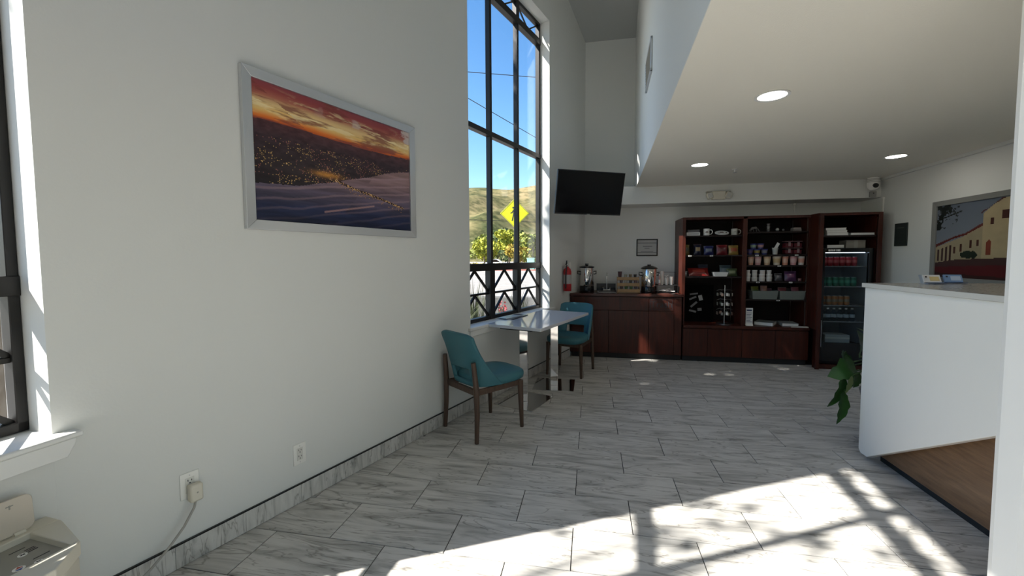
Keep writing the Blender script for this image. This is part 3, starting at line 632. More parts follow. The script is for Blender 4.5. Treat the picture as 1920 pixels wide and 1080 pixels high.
MB().box(3.795,4.430,3.345,4.04,1.932,1.957).build('top_panel', CH, FC); MB().box(3.88,4.430,4.025,4.04,0,1.93).build('back_panel', CI, FC)
MB().box(3.777,3.824,3.325,3.341,0,1.955).build('face_stile', CH, FC, bevel=.002); MB().box(4.408,4.456,3.325,3.341,0,1.955).build('face_stile', CH, FC, bevel=.002)
MB().box(3.824,4.408,3.325,3.341,1.925,1.955).build('face_rail', CH, FC); MB().box(3.795,4.43,3.345,4.02,1.660,1.680).build('shelf', CI, FC, bevel=.002)
MB().box(3.826,4.43,3.36,3.40,.001,.055).build('toe_kick', CH, FC)
MB().box(4.4265,4.4295,3.37,3.384,1.1,1.90).build('shelf_standard', M['steel'], FC)

# drinks cooler
RF = thing('drinks_cooler', 'black glass-door drinks cooler in the tall cabinet', 'cooler', (0,0,0))
MB().box(3.845,3.860,3.42,4.0,.06,1.522).box(4.385,4.400,3.42,4.0,.06,1.522).box(3.86,4.385,3.42,4.0,1.50,1.522).box(3.86,4.385,3.42,4.0,.06,.30).build('body', M['black'], RF)
MB().box(3.86,4.385,3.985,3.999,.30,1.50).build('inner_back', flat('cooler_liner', (.22,.24,.26), .5), RF)
MB().box(3.8605,3.868,3.44,3.98,.30,1.50).build('inner_side', bpy.data.materials['cooler_liner'], RF); MB().box(4.377,4.3845,3.44,3.98,.30,1.50).build('inner_side', bpy.data.materials['cooler_liner'], RF)
dr = MB().box(3.842,3.872,3.372,3.412,.10,1.522).box(4.352,4.403,3.372,3.412,.10,1.522).box(3.872,4.352,3.372,3.412,1.470,1.522).box(3.872,4.352,3.372,3.412,.10,.335).build('door', M['gblack'], RF, bevel=.002)
MB().box(3.872,4.352,3.390,3.396,.335,1.470).build('pane', glass('cooler_glass', (.78,.82,.84), .5), dr)
MB().box(3.847,3.853,3.355,3.371,.28,.62).build('handle', M['steel'], dr)
b = MB()
for k in range(4): b.box(3.905+.020*k,3.920+.020*k,3.3705,3.3722,1.484,1.508)
for k in range(3): b.box(3.990+.016*k,4.003+.016*k,3.3705,3.3722,1.484,1.508)
b.build('brand_marks', M['paper'], dr)
MB().box(3.89,4.34,3.43,3.45,1.462,1.474).build('light_tube', flat('cooler_tube', (.75,.85,1), .5, emit=1.6), RF)
for z in (1.300,1.045,.805,.600): 
    b = MB(); b.box(3.868,4.377,3.44,3.452,z-.012,z-.002)
    for k in range(9): b.box(3.89+.058*k,3.894+.058*k,3.44,3.97,z-.008,z-.003)
    b.box(3.868,4.377,3.955,3.965,z-.012,z-.002); b.build('wire_shelf', M['alu'], RF)
CP = [(0,0),(.024,0),(.0315,.010),(.0315,.100),(.0265,.114),(.0255,.116),(.0245,.113),(0,.113)]
def can_mats(nm, c1, c2): return [flat(nm, c1, .3, metal=.3), M['alu'], flat(nm+'_band', c2, .35)]
def make_can(label, loc, mats, group):
    t = thing('drink_can', label, 'can', loc, 0, group)
    MB().lathe([(.0255,.0),(.0318,.008),(.0318,.100),(.027,.112)], 16).build('body', mats[0], t, smooth=40)
    MB().lathe([(.032,.040),(.032,.075)], 16).build('label_band', mats[2], t, smooth=40); MB().lathe([(.027,.112),(.0262,.115),(.0245,.112),(0,.112)], 16).build('lid', mats[1], t, smooth=40); return t
for z, nm, c1, c2, word, sh in ((1.299,'can_red',(.35,.02,.03),(.48,.10,.10),'red','top'),(1.044,'can_green',(.02,.17,.10),(.06,.30,.20),'green','second'),(.804,'can_orange',(.42,.16,.05),(.30,.20,.12),'orange-brown','third')):
    mats = can_mats(nm, c1, c2); proto = None
    for k in range(6 if word != 'orange-brown' else 5):
        lab = f'{ORD[k]} {word} drink can from the left in the cooler'; loc = (3.915+.068*k, 3.49, z)
        proto = proto or None
        if k == 0: proto = make_can(lab, loc, mats, f'{word} cans on the cooler shelf')
        else: dup(proto, loc, 0, lab)
bt = None; wm = glass('water_bottle_pet', (.80,.86,.90), .7)
for k in range(6):
    lab = f'{ORD[k]} small water bottle from the left on the lowest cooler shelf'; loc = (3.92+.068*k, 3.50, .599)
    if k == 0:
        bt = thing('water_bottle', lab, 'bottle', loc, 0, 'water bottles in the cooler')
        MB().lathe([(0,0),(.028,0),(.030,.01),(.030,.11),(.012,.142),(.012,.150)], 14).build('body', wm, bt, smooth=40); MB().lathe([(.0305,.045),(.0305,.085)], 14).build('label_band', flat('water_label', (.40,.46,.52), .5), bt); MB().lathe([(.0135,.148),(.0135,.164),(0,.164)], 12).build('cap', M['plastic'], bt)
    else: dup(bt, loc, 0, lab)
t = thing('carton', 'white carton at the bottom of the cooler', 'box', (4.09,3.56,.3005)); MB().box(-.14,.14,-.09,.09,0,.12).build('box', flat('cooler_carton', (.45,.48,.48), .6), t, bevel=.003); MB().box(-.14,.14,-.0915,-.09,.07,.09).build('tape', M['paper'], t)

# things in the cooler cabinet, above the cooler
def book(label, x, y, z, w, d, h, col, rz=0, grp=None, nm='book', cat='book'):
    t = thing(nm, label, cat, (x,y,z), rz, grp); c = flat('cov_'+label[:14], col, .5)
    MB().box(-w/2,w/2,-d/2,d/2,0,.004).box(-w/2,w/2,-d/2,d/2,h-.004,h).box(-w/2,-w/2+.004,-d/2,d/2,0,h).build('cover', c, t); MB().box(-w/2+.004,w/2-.003,-d/2+.003,d/2-.003,.004,h-.004).build('pages', M['paper'], t); return t
book('lowest white catalogue in the tall cabinet', 4.00, 3.52, 1.6805, .235, .30, .035, (.55,.55,.53), 0, 'catalogues above the cooler', 'catalogue')
book('middle white catalogue in the tall cabinet', 3.995, 3.53, 1.716, .23, .29, .03, (.60,.60,.57), R(2), 'catalogues above the cooler', 'catalogue')
book('topmost white catalogue in the tall cabinet', 4.00, 3.54, 1.7465, .225, .28, .03, (.50,.51,.50), R(-2), 'catalogues above the cooler', 'catalogue')
book('flat thin binder beside the white catalogues', 4.27, 3.52, 1.6805, .26, .30, .03, (.30,.31,.32), 0, None, 'binder', 'binder')
t = thing('carton', 'grey-brown box standing on the drinks cooler', 'box', (4.24,3.52,1.5225)); MB().box(-.105,.105,-.08,.08,0,.10).build('box', flat('dim_carton', (.25,.23,.20), .7), t, bevel=.003); MB().box(-.02,.02,-.0808,-.08,0,.10).build('tape', flat('tape', (.32,.30,.26), .4), t)
book('dark folder lying on the drinks cooler', 4.00, 3.52, 1.5225, .20, .20, .045, (.06,.065,.07), R(4), None, 'folder', 'folder')

# ------------------------------------------------------------------ goods on the left shelves
def mug(label, x, y, z, r, h, mat, deco):
    t = thing('mug', label, 'mug', (x,y,z), R(-8), 'mugs on the top left shelf')
    MB().lathe([(0,0),(r*.92,0),(r,.006),(r,h),(r-.004,h),(r-.005,.008),(0,.008)], 22).build('body', mat, t, smooth=40)
    MB().tube([(r-.003,0,h*.80),(r+.022,0,h*.84),(r+.036,0,h*.62),(r+.034,0,h*.36),(r+.018,0,h*.18),(r-.003,0,h*.20)], .0055, 8).build('handle', mat, t, smooth=60)
    b_ = MB()
    for k in range(-4,5):
        a0 = -pi/2+k*.11; b_.add([((r+.0006)*cos(a0),(r+.0006)*sin(a0),h*.42),((r+.0006)*cos(a0+.11),(r+.0006)*sin(a0+.11),h*.42),((r+.0006)*cos(a0+.11),(r+.0006)*sin(a0+.11),h*(.62-.02*abs(k))),((r+.0006)*cos(a0),(r+.0006)*sin(a0),h*(.62-.02*abs(k)))],[(0,1,2,3)])
    b_.build('emblem', deco, t); return t
z = SL[0]+.0005
mug('white mug with a dark bear-like emblem on the top left shelf', 2.543, 3.62, z, .038, .092, M['plastic'], flat('emblem_brown', (.10,.05,.04), .6))
mug('beige mug at the right end of the top left shelf', 2.895, 3.62, z, .040, .086, flat('beige_glaze', (.50,.48,.42), .35), flat('emblem_grey', (.30,.29,.26), .6))
t = thing('gift_box', 'white printed box at the left of the top shelf', 'box', (2.365,3.62,z), 0, 'boxes on the top left shelf'); MB().box(-.085,.085,-.05,.05,0,.044).build('box', M['paper'], t, bevel=.002); MB().box(-.075,.070,-.0508,-.05,.014,.030).build('lettering_band', flat('grey_print', (.32,.32,.32), .6), t)
t = thing('gift_box', 'dark box stacked on the white printed box', 'box', (2.367,3.62,z+.0445), 0, 'boxes on the top left shelf'); MB().box(-.076,.076,-.05,.05,0,.036).build('box', flat('charcoal_box', (.05,.05,.055), .5), t, bevel=.002); MB().box(-.07,.07,-.0508,-.05,.008,.020).build('lettering_band', flat('dim_print', (.14,.14,.15), .6), t)
t = thing('souvenir_plaque', 'oval white souvenir plaque with bear emblem between the mugs', 'plaque', (2.733,3.60,z)); Mo = Matrix.Rotation(R(-58), 3, 'X')
b = MB(); n = 28; ring = [Mo @ Vector((.088*cos(2*pi*k/n), 0, .052*sin(2*pi*k/n))) for k in range(n)]; nn = Mo @ Vector((0,.008,0)); lift = Vector((0,0,.0365))
b.add([p+lift for p in ring]+[p+lift+nn for p in ring], [tuple(range(n)), tuple(range(n,2*n))]+[(k,(k+1)%n,n+(k+1)%n,n+k) for k in range(n)]); b.build('disc', M['paper'], t)
b = MB(); b.obox(Mo @ Vector((0,-.001,.008))+lift, (.045,.002,.026), Mo); b.obox(Mo @ Vector((.055,-.001,-.004))+lift, (.016,.002,.03), Mo); b.obox(Mo @ Vector((-.04,-.001,-.012))+lift, (.03,.002,.010), Mo); b.build('emblem', flat('emblem_dark', (.12,.06,.05), .6), t)
def bag(label, x, y, z, w, h, d, cols, rz=0, lean=8, group='snack bags on the shelves', flatlie=False):
    t = thing('snack_bag', label, 'snack bag', (x,y,z), rz, group); P = []; nu, nv = 8, 8
    def pt(u, v, s):
        puff = (sin(pi*(u+1)/2)**.6)*(sin(pi*min(1,max(0,(v-.06)/.86)))**.55); zz = v*h; ww = w/2*(1-.05*sin(pi*v)); yy = s*d/2*puff-(0 if flatlie else 0)
        X = u*ww; q = Vector((X, yy+.003*s, zz))
        return q
    L_ = Matrix.Rotation(R(-lean), 3, 'X')
    mn = 0
    rows = []
    for j in range(nv+1):
        v = j/nv; row = [pt(-1+2*i/nu, v, -1) for i in range(nu+1)]+[pt(1-2*i/nu, v, 1) for i in range(nu+1)]; rows.append([L_ @ p for p in row])
    mn = min(p.z for r in rows for p in r); rows = [[p-Vector((0,0,mn)) for p in r] for r in rows]
    mats = [flat(f'bag_{label[:10]}_{k}', c, .28, spec=.6) for k, c in enumerate(cols)]
    b_ = MB(); b_.grid(rows, closed=True); b_.build('pouch', mats[0], t, smooth=50)
    def patch(nm, u0, u1, v0, v1, mat):
        q = []
        for a in range(5):
            q.append([(L_ @ (pt(u0+(u1-u0)*c/4, v0+(v1-v0)*a/4, -1)+Vector((0,-.0022,0))))-Vector((0,0,mn)) for c in range(5)])
        MB().grid(q).build(nm, mat, t, smooth=60)
    patch('label_patch', -.62, .62, .34, .70, mats[1]); patch('top_seal', -.97, .97, .93, .995, mats[-1])
    return t
z = SL[1]+.0005
bag('narrow gold snack bag at the left end of the second shelf', 2.300, 3.64, z, .07, .145, .04, ((.10,.075,.015),(.05,.05,.03),(.12,.09,.03)))
bag('navy snack bag with a tan label on the second shelf', 2.440, 3.64, z, .10, .150, .05, ((.012,.014,.035),(.24,.17,.08),(.10,.05,.05)))
bag('blue snack bag in the middle of the second shelf', 2.582, 3.64, z, .125, .125, .05, ((.012,.016,.09),(.10,.13,.18),(.03,.04,.12)))
bag('red snack bag on the second shelf', 2.752, 3.64, z, .140, .138, .05, ((.13,.008,.012),(.09,.012,.018),(.30,.06,.06)))
bag('golden snack bag at the right end of the second shelf', 2.893, 3.63, z, .125, .130, .05, ((.30,.19,.05),(.30,.06,.02),(.34,.26,.08)))
z = SL[2]+.0005
bag('crumpled red bag lying on the third left shelf', 2.465, 3.64, z, .27, .135, .06, ((.20,.014,.012),(.34,.05,.035),(.16,.03,.03)), R(3), 38)
bag('dark blue bag behind the crumpled red bag', 2.555, 3.80, z, .13, .16, .04, ((.04,.045,.07),(.07,.08,.10),(.10,.10,.13)), R(-6), 14)
bag('green wrapped snack at the right of the third shelf', 2.880, 3.63, z, .135, .105, .05, ((.06,.085,.035),(.20,.23,.12),(.10,.13,.06)), 0, 12)
bag('pale blue wrapped snack behind the green one', 2.835, 3.75, z, .150, .150, .04, ((.07,.10,.115),(.16,.20,.22),(.10,.14,.15)), R(4), 10)
t = thing('snack_tray', 'white tray in front on the third left shelf', 'tray', (2.722,3.61,z)); b = MB(); b.add([(-.072,-.05,0),(.072,-.05,0),(.072,.05,0),(-.072,.05,0),(-.088,-.065,.056),(.088,-.065,.056),(.088,.065,.056),(-.088,.065,.056)], [(3,2,1,0),(0,1,5,4),(1,2,6,5),(2,3,7,6),(3,0,4,7)]); o = b.build('dish', M['paper'], t); so = o.modifiers.new('solid','SOLIDIFY'); so.thickness = .003; so.offset = -1
bag('small silver snack packet at the left end of the third shelf', 2.283, 3.61, z, .045, .07, .02, ((.14,.14,.15),(.30,.30,.31),(.2,.2,.2)), 0, 10)
# bottom of the left bay: black board with cards, wire spinner rack
t = thing('card_board', 'black display board with tilted white cards', 'display board', (2.51,3.80,.5035)); MB().box(-.19,.19,0,.02,0,.52).build('board', flat('board_black', (.003,.003,.003), .9, spec=.1), t)
cardm = flat('dim_card', (.20,.20,.20), .6)
for (x, zz, w, h, a, l) in ((-.072,.395,.11,.022,8,.6),(-.085,.335,.10,.024,24,.5),(.018,.340,.05,.075,14,1.0),(-.070,.245,.11,.028,42,.6),(-.085,.150,.095,.026,-14,.7),(.008,.175,.055,.04,6,.6)):
    MB().obox((x,-.003,zz), (w,.004,h), Matrix.Rotation(R(-a), 3, 'Y')).build('card', cardm if l < 1 else flat('pale_card', (.42,.42,.42), .6), t)
t = thing('spinner_rack', 'small wire spinner rack of trinkets in the lower left bay', 'rack', (2.805,3.66,.5035))
MB().cyl((0,0,.012),(0,0,.53),.005,n=8).build('pole', M['steel'], t); MB().lathe([(0,0),(.105,0),(.105,.006),(.02,.014),(0,.014)], 24).build('base', M['steel'], t, smooth=30)
for tz in (.16,.29,.42):
    b = MB()
    for k in range(8): a = 2*pi*k/8; b.tube([(0,0,tz+.04),(.06*cos(a),.06*sin(a),tz+.05),(.105*cos(a),.105*sin(a),tz+.035)], .0016, 5)
    b.build('hooks', M['steel'], t)
    for k in range(8):
        a = 2*pi*k/8+.2; r_ = .098; g = flat('trinket_%d_%d' % (k, int(tz*100)), random.choice([(.30,.28,.22),(.16,.17,.15),(.42,.40,.36),(.10,.14,.12),(.30,.20,.16)]), .35, metal=.4)
        MB().obox((r_*cos(a), r_*sin(a), tz-.015), (.030,.004,.038), Matrix.Rotation(a+pi/2+random.uniform(-.4,.4), 3, 'Z')).build('trinket', g, t)
    MB().box(-.013,.013,-.103,-.100,tz-.028,tz+.010).build('tag', M['paper'], t)

# ------------------------------------------------------------------ goods on the right shelves
z = SR[0]+.0005; dimg = flat('dim_grey_glaze', (.14,.13,.13), .5)
t = thing('figurine', 'small dark lobster-like figurine at the left of the top right shelf', 'figurine', (3.135,3.62,z+.004)); MB().tube([(-.055,0,.012),(-.02,-.01,.045),(.02,0,.055),(.06,.01,.020)], [.008,.020,.016,.007], 8).build('body', dimg, t, smooth=60)
for k in range(4): MB().tube([(-.03+.025*k,0,.04),(-.045+.03*k,-.03,.03),(-.05+.034*k,-.04,0.0)], .004, 6).build('claw', dimg, t)
t = thing('shot_glass_stack', 'stack of small patterned cups on the top right shelf', 'cups', (3.310,3.62,z))
for k in range(3): MB().lathe([(0,0),(.014,0),(.021,.036),(.019,.036),(.013,.003),(0,.003)], 16).build('cup', [dimg, flat('pale_cup', (.26,.26,.25), .4)][k%2], t, smooth=40, loc=(0,0,.036*k))
for x, r_, c, lab in ((3.42,.021,(.40,.40,.38),'white round trinket on the top right shelf'), (3.49,.015,(.16,.16,.16),'grey round trinket right of the white one')):
    t = thing('snow_globe', lab, 'trinket', (x,3.62,z)); MB().lathe([(r_*.8,0),(r_*.8,.008),(r_*.6,.010)], 16).build('base', M['ink'], t); MB().lathe([(r_*sin(pi*k/10)+.0001, .008+r_*(1-cos(pi*k/10))) for k in range(11)], 18).build('globe', flat('globe_'+lab[:5], c, .25), t, smooth=80)
for x, w, c, lab in ((3.640,.10,(.24,.21,.20),'pinkish folded cloth packet on the top right shelf'), (3.708,.07,(.12,.11,.11),'dark folded cloth packet at the right end of the top shelf')):
    t = thing('cloth_packet', lab, 'packet', (x if x < 3.7 else 3.722,3.62 if x < 3.7 else 3.75,z)); w = w if x < 3.7 else .05
    for k in range(3): MB().box(-w/2+.002*k,w/2-.003*k,-.045,.045,.016*k,.016*k+.0155).build('fold', flat(f'cloth{lab[:4]}{k}', tuple(q*(1+.25*(k-1)) for q in c), .8), t, bevel=.004)
z = SR[1]+.0005
def cup(label, x, y, z, r0, r1, h, c1, c2, group, name='noodle_cup', lidc=(.6,.6,.58)):
    t = thing(name, label, 'cup', (x,y,z), random.uniform(-.3,.3), group); mm = flat('cup_'+label[:16], c1, .45); m2 = flat('cupb_'+label[:16], c2, .45)
    MB().lathe([(0,0),(r0,0),(r0+(r1-r0)*.28,h*.28)], 18, caps=False).build('wall', mm, t, smooth=40); MB().lathe([(r0+(r1-r0)*.78,h*.78),(r1,h*.95),(r1+.002,h),(r1-.002,h)], 18, caps=False).build('rim', mm, t, smooth=40)
    MB().lathe([(r0+(r1-r0)*.28+.0003,h*.28),(r0+(r1-r0)*.78+.0003,h*.78)], 18).build('label_band', m2, t, smooth=40); MB().lathe([(r1+.002,h),(r1+.002,h+.002),(0,h+.0025)], 18).build('lid', flat('lid_'+label[:16], lidc, .4), t, smooth=30); return t
BL = [(3.090,3.62,0,'left noodle bowl of the lower row',(.10,.07,.14)),(3.177,3.62,0,'middle noodle bowl of the lower row',(.30,.22,.06)),(3.270,3.62,0,'right noodle bowl of the lower row',(.18,.17,.20)),(3.133,3.62,.0735,'left noodle bowl of the upper row',(.22,.30,.22)),(3.222,3.62,.0735,'right noodle bowl of the upper row',(.34,.20,.20))]
for x, y, dz, lab, c in BL: cup(lab+', stacked on the second right shelf', x, y, z+dz, .029, .041, .070, (.03,.035,.16), c, 'noodle bowls', lidc=(.06,.07,.25))
t = cup('white paper cup holding a tilted packet on the second right shelf', 3.400, 3.62, z, .027, .037, .085, (.50,.50,.47), (.42,.43,.42), None, 'paper_cup'); MB().obox((.022,0,.115), (.035,.010,.08), Matrix.Rotation(R(28), 3, 'Y')).build('packet', M['paper'], t)
for k, (x, dz) in enumerate(((3.548,0),(3.652,0),(3.548,.0875),(3.652,.0875))):
    lab = ['lower left','lower right','upper left','upper right'][k]+' clear tub of dark red sweets'; t = thing('sweets_tub', lab, 'tub', (x,3.62,z+dz), 0, 'clear sweets tubs on the second right shelf')
    MB().box(-.047,.047,-.047,.047,.004,.060).build('sweets', flat('sweets%d' % k, (.12,.012,.022), .4), t, bevel=.008); MB().box(-.050,.050,-.050,.050,0,.078).build('tub', glass('tub%d' % k, (.80,.72,.74), .6), t); MB().box(-.051,.051,-.051,.051,.078,.0865).build('lid', flat('tublid%d' % k, (.14,.07,.08), .3), t, bevel=.002)
    MB().box(-.012,.016,-.0512,-.0502,.02,.07).build('label_patch', flat('tublab%d' % k, (.22,.14,.15), .5), t)
z = SR[2]+.0005; pal = [((.46,.24,.16),(.50,.34,.26)),((.48,.25,.24),(.55,.38,.36)),((.44,.29,.18),(.52,.40,.27)),((.52,.44,.34),(.42,.30,.16)),((.50,.22,.15),(.55,.34,.26)),((.50,.24,.24),(.56,.36,.36)),((.55,.50,.47),(.52,.26,.20))]
for k, (x, w) in enumerate(((3.098,.078),(3.187,.085),(3.298,.088),(3.414,.098),(3.514,.080),(3.612,.086),(3.704,.082))):
    cup(f'{ORD[k]} salmon-pink soup cup from the left on the third right shelf', x, 3.60, z, w*.36, w*.49, .112, pal[k][0], pal[k][1], 'soup cups in a row', 'soup_cup')
z = SR[3]+.0005
def tub(label, x, y, z, r, h):
    t = thing('snack_tub', label, 'tub', (x,y,z), 0, 'white snack tubs on the fourth right shelf'); MB().lathe([(0,0),(r*.86,0),(r*.96,h*.86)], 16).build('wall', flat('tub_'+label[:12], (.52+.04*random.random(),.50,.47), .4), t, smooth=40); MB().lathe([(r,h*.86),(r,h),(0,h)], 16).build('lid', M['paper'], t, smooth=30); return t
for lab, x, dz, r_, h in (('first white tub from the left in the bottom row',3.065,0,.036,.050),('second white tub from the left in the bottom row',3.150,0,.037,.050),('third white tub from the left in the bottom row',3.240,0,.039,.050),('fourth white tub from the left in the bottom row',3.328,0,.037,.050),
        ('first white tub from the left in the middle row',3.067,.0505,.036,.050),('second white tub from the left in the middle row',3.150,.0505,.034,.050),('third white tub from the left in the middle row',3.240,.0505,.038,.045),('fourth white tub from the left in the middle row',3.328,.0505,.036,.045),
        ('first white tub from the left in the top row',3.066,.101,.030,.048),('second white tub from the left in the top row',3.150,.101,.033,.048),('third white tub from the left in the top row',3.246,.096,.034,.050),('fourth white tub from the left in the top row',3.326,.096,.030,.050)): tub(lab, x, 3.60, z+dz, r_, h)
bag('clear packet of dark sweets on the fourth right shelf', 3.455, 3.62, z, .10, .105, .04, ((.05,.05,.055),(.13,.13,.14),(.20,.20,.21)), R(6), 16)
bag('purple snack bag on the fourth right shelf', 3.600, 3.63, z, .14, .135, .05, ((.07,.025,.075),(.16,.05,.12),(.10,.06,.11)), R(-5), 14)
bag('small reddish packet at the right of the fourth shelf', 3.700, 3.61, z, .042, .04, .02, ((.14,.06,.06),(.2,.1,.1),(.1,.05,.05)), 0, 10)
z = SR[4]+.0005
def basket(label, x0, x1):
    t = thing('snack_basket', label, 'basket', ((x0+x1)/2,3.64,z), 0, 'grey baskets of snacks'); w = (x1-x0)/2; m_ = flat('basket_'+label[:8], (.15,.17,.155), .6)
    for sy in (-1,1): MB().add([(-w*.92,sy*.085,0),(w*.92,sy*.085,0),(w,sy*.10,.108),(-w,sy*.10,.108)],[(0,1,2,3)]).build('side', m_, t)
    for sx in (-1,1): MB().add([(sx*w*.92,-.085,0),(sx*w*.92,.085,0),(sx*w,.10,.108),(sx*w,-.10,.108)],[(0,1,2,3)]).build('side', m_, t)
    MB().box(-w*.92,w*.92,-.085,.085,0,.003).build('bottom', m_, t); b_ = MB()
    for a, c in (((-w,-.1),(w,-.1)),((w,-.1),(w,.1)),((w,.1),(-w,.1)),((-w,.1),(-w,-.1))): b_.bar((a[0],a[1],.108),(c[0],c[1],.108),.006,.006)
    b_.build('rim', m_, t)
basket('left grey basket of snack packets on the fifth shelf', 3.110, 3.425); basket('right grey basket of snack packets on the fifth shelf', 3.440, 3.745)
for lab, x, w, h, cols, rz, ln, y in (('yellow-green packet sticking out of the left basket',3.188,.10,.16,((.15,.17,.02),(.09,.16,.04),(.2,.2,.06)),8,10,3.66),('tan-pink packet hanging over the left basket',3.290,.08,.17,((.26,.12,.08),(.34,.16,.12),(.20,.10,.10)),-14,6,3.66),('mauve packet in the left basket',3.372,.075,.14,((.12,.06,.08),(.16,.09,.11),(.1,.06,.08)),10,16,3.66),('reddish packet in the middle of the right basket',3.520,.10,.15,((.16,.03,.035),(.22,.06,.06),(.13,.05,.05)),-8,12,3.66),('dark packet in the right basket',3.602,.08,.135,((.06,.05,.05),(.12,.09,.09),(.09,.07,.07)),6,14,3.67),('pink packet at the right of the right basket',3.680,.10,.155,((.30,.09,.11),(.36,.16,.17),(.26,.12,.12)),12,12,3.65)):
    bag(lab, x, y, z+.004, w, h, .03, cols, R(rz), ln)
t = thing('notice_stand', 'white printed notice in a clear stand below the shelves', 'notice', (3.080,3.545,.5035), R(-3)); MB().box(-.042,.042,-.003,.003,.022,.235).build('sheet', M['paper'], t); MB().box(-.045,.045,-.025,.03,0,.005).box(-.045,.045,-.006,.006,.005,.022).build('stand', M['plastic'], t)
b = MB(); b.box(-.032,.030,-.0040,-.0032,.195,.215)
b.build('heading', flat('navy_ink', (.03,.05,.12), .6), t); b = MB()
for k in range(7): b.box(-.034,.034-.010*(k%3),-.0040,-.0032,.165-.020*k,.172-.020*k)
b.build('text_line', flat('grey_ink', (.14,.16,.22), .6), t)
book('grey ring binder lying on the low cabinet, leftmost', 3.325, 3.67, .5035, .22, .24, .045, (.20,.22,.21), R(-32), 'binders on the low cabinet', 'binder', 'binder')
book('grey ring binder in the middle of the low cabinet top', 3.590, 3.66, .5035, .19, .24, .040, (.24,.26,.25), R(-6), 'binders on the low cabinet', 'binder', 'binder')
book('thin white booklet at the right front edge of the low cabinet', 3.655, 3.490, .5035, .20, .060, .012, (.50,.48,.46), R(-2), 'binders on the low cabinet', 'booklet', 'booklet')
# price tags on shelf edges
for k, (x, zz, lab) in enumerate(((2.318,SL[1],'left price tag on the second left shelf edge'),(2.590,SL[1],'right price tag on the second left shelf edge'),(3.150,SR[1],'left price tag on the second right shelf edge'),(3.620,SR[1],'right price tag on the second right shelf edge'),(3.420,SR[2],'price tag under the salmon-pink soup cups'),(3.170,SR[3],'price tag under the white snack tubs'),(3.560,SR[3],'price tag under the purple snack bag'),(3.420,SR[4],'price tag under the grey baskets'))):
    t = thing('price_tag', lab, 'price tag', (x,3.5345,zz-.019), 0, 'price tags on the shelf edges'); MB().box(-.020,.020,-.003,0,0,.016).build('card', M['paper'], t); MB().box(-.012,-.003,-.0036,-.003,.004,.012).box(.001,.012,-.0036,-.003,.004,.012).build('price', M['ink'], t)

# ------------------------------------------------------------------ coffee counter
CZ = .9185
def urn(label, x, y, r, h, lidpeak):
    t = thing('coffee_urn', label, 'coffee urn', (x,y,CZ), R(8), 'coffee urns on the counter')
    MB().lathe([(0,0),(r*1.02,0),(r*1.04,.01),(r*1.02,.085),(r*.98,.092)], 28).build('base', M['gblack'], t, smooth=40)
    MB().lathe([(r*.98,.092),(r,.096),(r,h-.045),(r*.97,h-.04)], 32).build('tank', M['chrome'], t, smooth=40)
    MB().lathe([(r*1.10,h-.045),(r*1.12,h-.035),(r*.9,h-.02),(r*.5,h-.004),(r*.2,h),(0,h)] if lidpeak else [(r*1.08,h-.045),(r*1.10,h-.03),(r*.7,h-.018),(0,h-.012)], 28).build('lid', M['gblack'], t, smooth=40)
    MB().cyl((0,0,h-.015),(0,0,h+.015),.022,.026,n=16).build('knob', M['gblack'], t, smooth=40)
    MB().box(-.014,.014,-r-.050,-r*.95,.105,.130).cyl((0,-r-.04,.085),(0,-r-.04,.11),.010,n=10).build('spout', M['gblack'], t, bevel=.003)
    MB().bar((0,-r-.035,.13),(0,-r-.055,.175),.014,.012).build('tap_lever', M['gblack'], t)
    MB().box(.030,.038,-r-.018,-r-.010,.12,h-.07).build('sight_tube', glass('sight'+label[:4], (.8,.8,.8), .8), t)
    for sx in (-1,1): MB().tube([(sx*r,0,h-.10),(sx*(r+.035),0,h-.095),(sx*(r+.035),0,h-.135),(sx*r,0,h-.14)], .008, 8).build('handle', M['gblack'], t, smooth=60)
    return t
urn('steel coffee urn at the left beside the fire extinguisher', .940, 3.74, .100, .40, False)
urn('steel coffee urn between the pod stand and the paper cups', 1.812, 3.70, .104, .385, True)
t = thing('bar_sink', 'small dark sink with a chrome gooseneck tap on the counter', 'sink', (1.232,3.76,CZ))
MB().box(-.150,.130,.12,.135,0,.115).build('backsplash', M['gblack'], t); MB().box(-.14,.12,-.11,.12,0,.006).build('rim', M['steel'], t, bevel=.002); MB().box(-.12,.12,-.08,.06,.006,.0075).build('basin', M['black'], t)
MB().box(-.055,.055,.075,.105,.006,.030).build('tap_base', M['chrome'], t, bevel=.004)
MB().tube([(0,.09,.03),(0,.09,.22),(0,.085,.262),(0,.055,.280),(0,.02,.265),(0,.012,.235)], .0075, 10).build('spout', M['chrome'], t, smooth=60)
for sx in (-1,1): MB().cyl((sx*.045,.09,.03),(sx*.045,.09,.055),.010,n=12).bar((sx*.045,.09,.055),(sx*.085,.075,.064),.010,.007).build('lever', M['chrome'], t)
t = thing('pod_stand', 'tan three-tier stand for coffee pods', 'stand', (1.525,3.68,CZ))
for k in range(3):
    y0 = -.085+.055*k; zt_ = .055+.083*k
    MB().box(-.148,.148,y0,y0+.006,zt_-.050,zt_-.002).build('tier_front', M['tan'], t, bevel=.001); MB().box(-.148,.148,y0+.006,y0+.06,zt_-.012,zt_-.006).build('tier_shelf', M['tan'], t)
for sx in (-1,1): MB().prism([(-.085,0),(.085,0),(.085,.225),(.02,.225),(.02,.14),(-.033,.14),(-.033,.06),(-.085,.06)], sx*.151-.003, sx*.151+.003, 'x').build('side_panel', M['tan'], t)
for sx in (-.14,.134): MB().box(sx,sx+.006,-.075,.08,0,.004).build('foot', M['tan'], t)
pc = [[(.12,.06,.05),(.05,.16,.03),(.05,.14,.03),(.10,.07,.08)],[(.16,.09,.09),(.55,.50,.44),(.06,.045,.03),(.20,.11,.11)],[None,(.50,.46,.34),(.32,.22,.10),(.05,.035,.03)]]
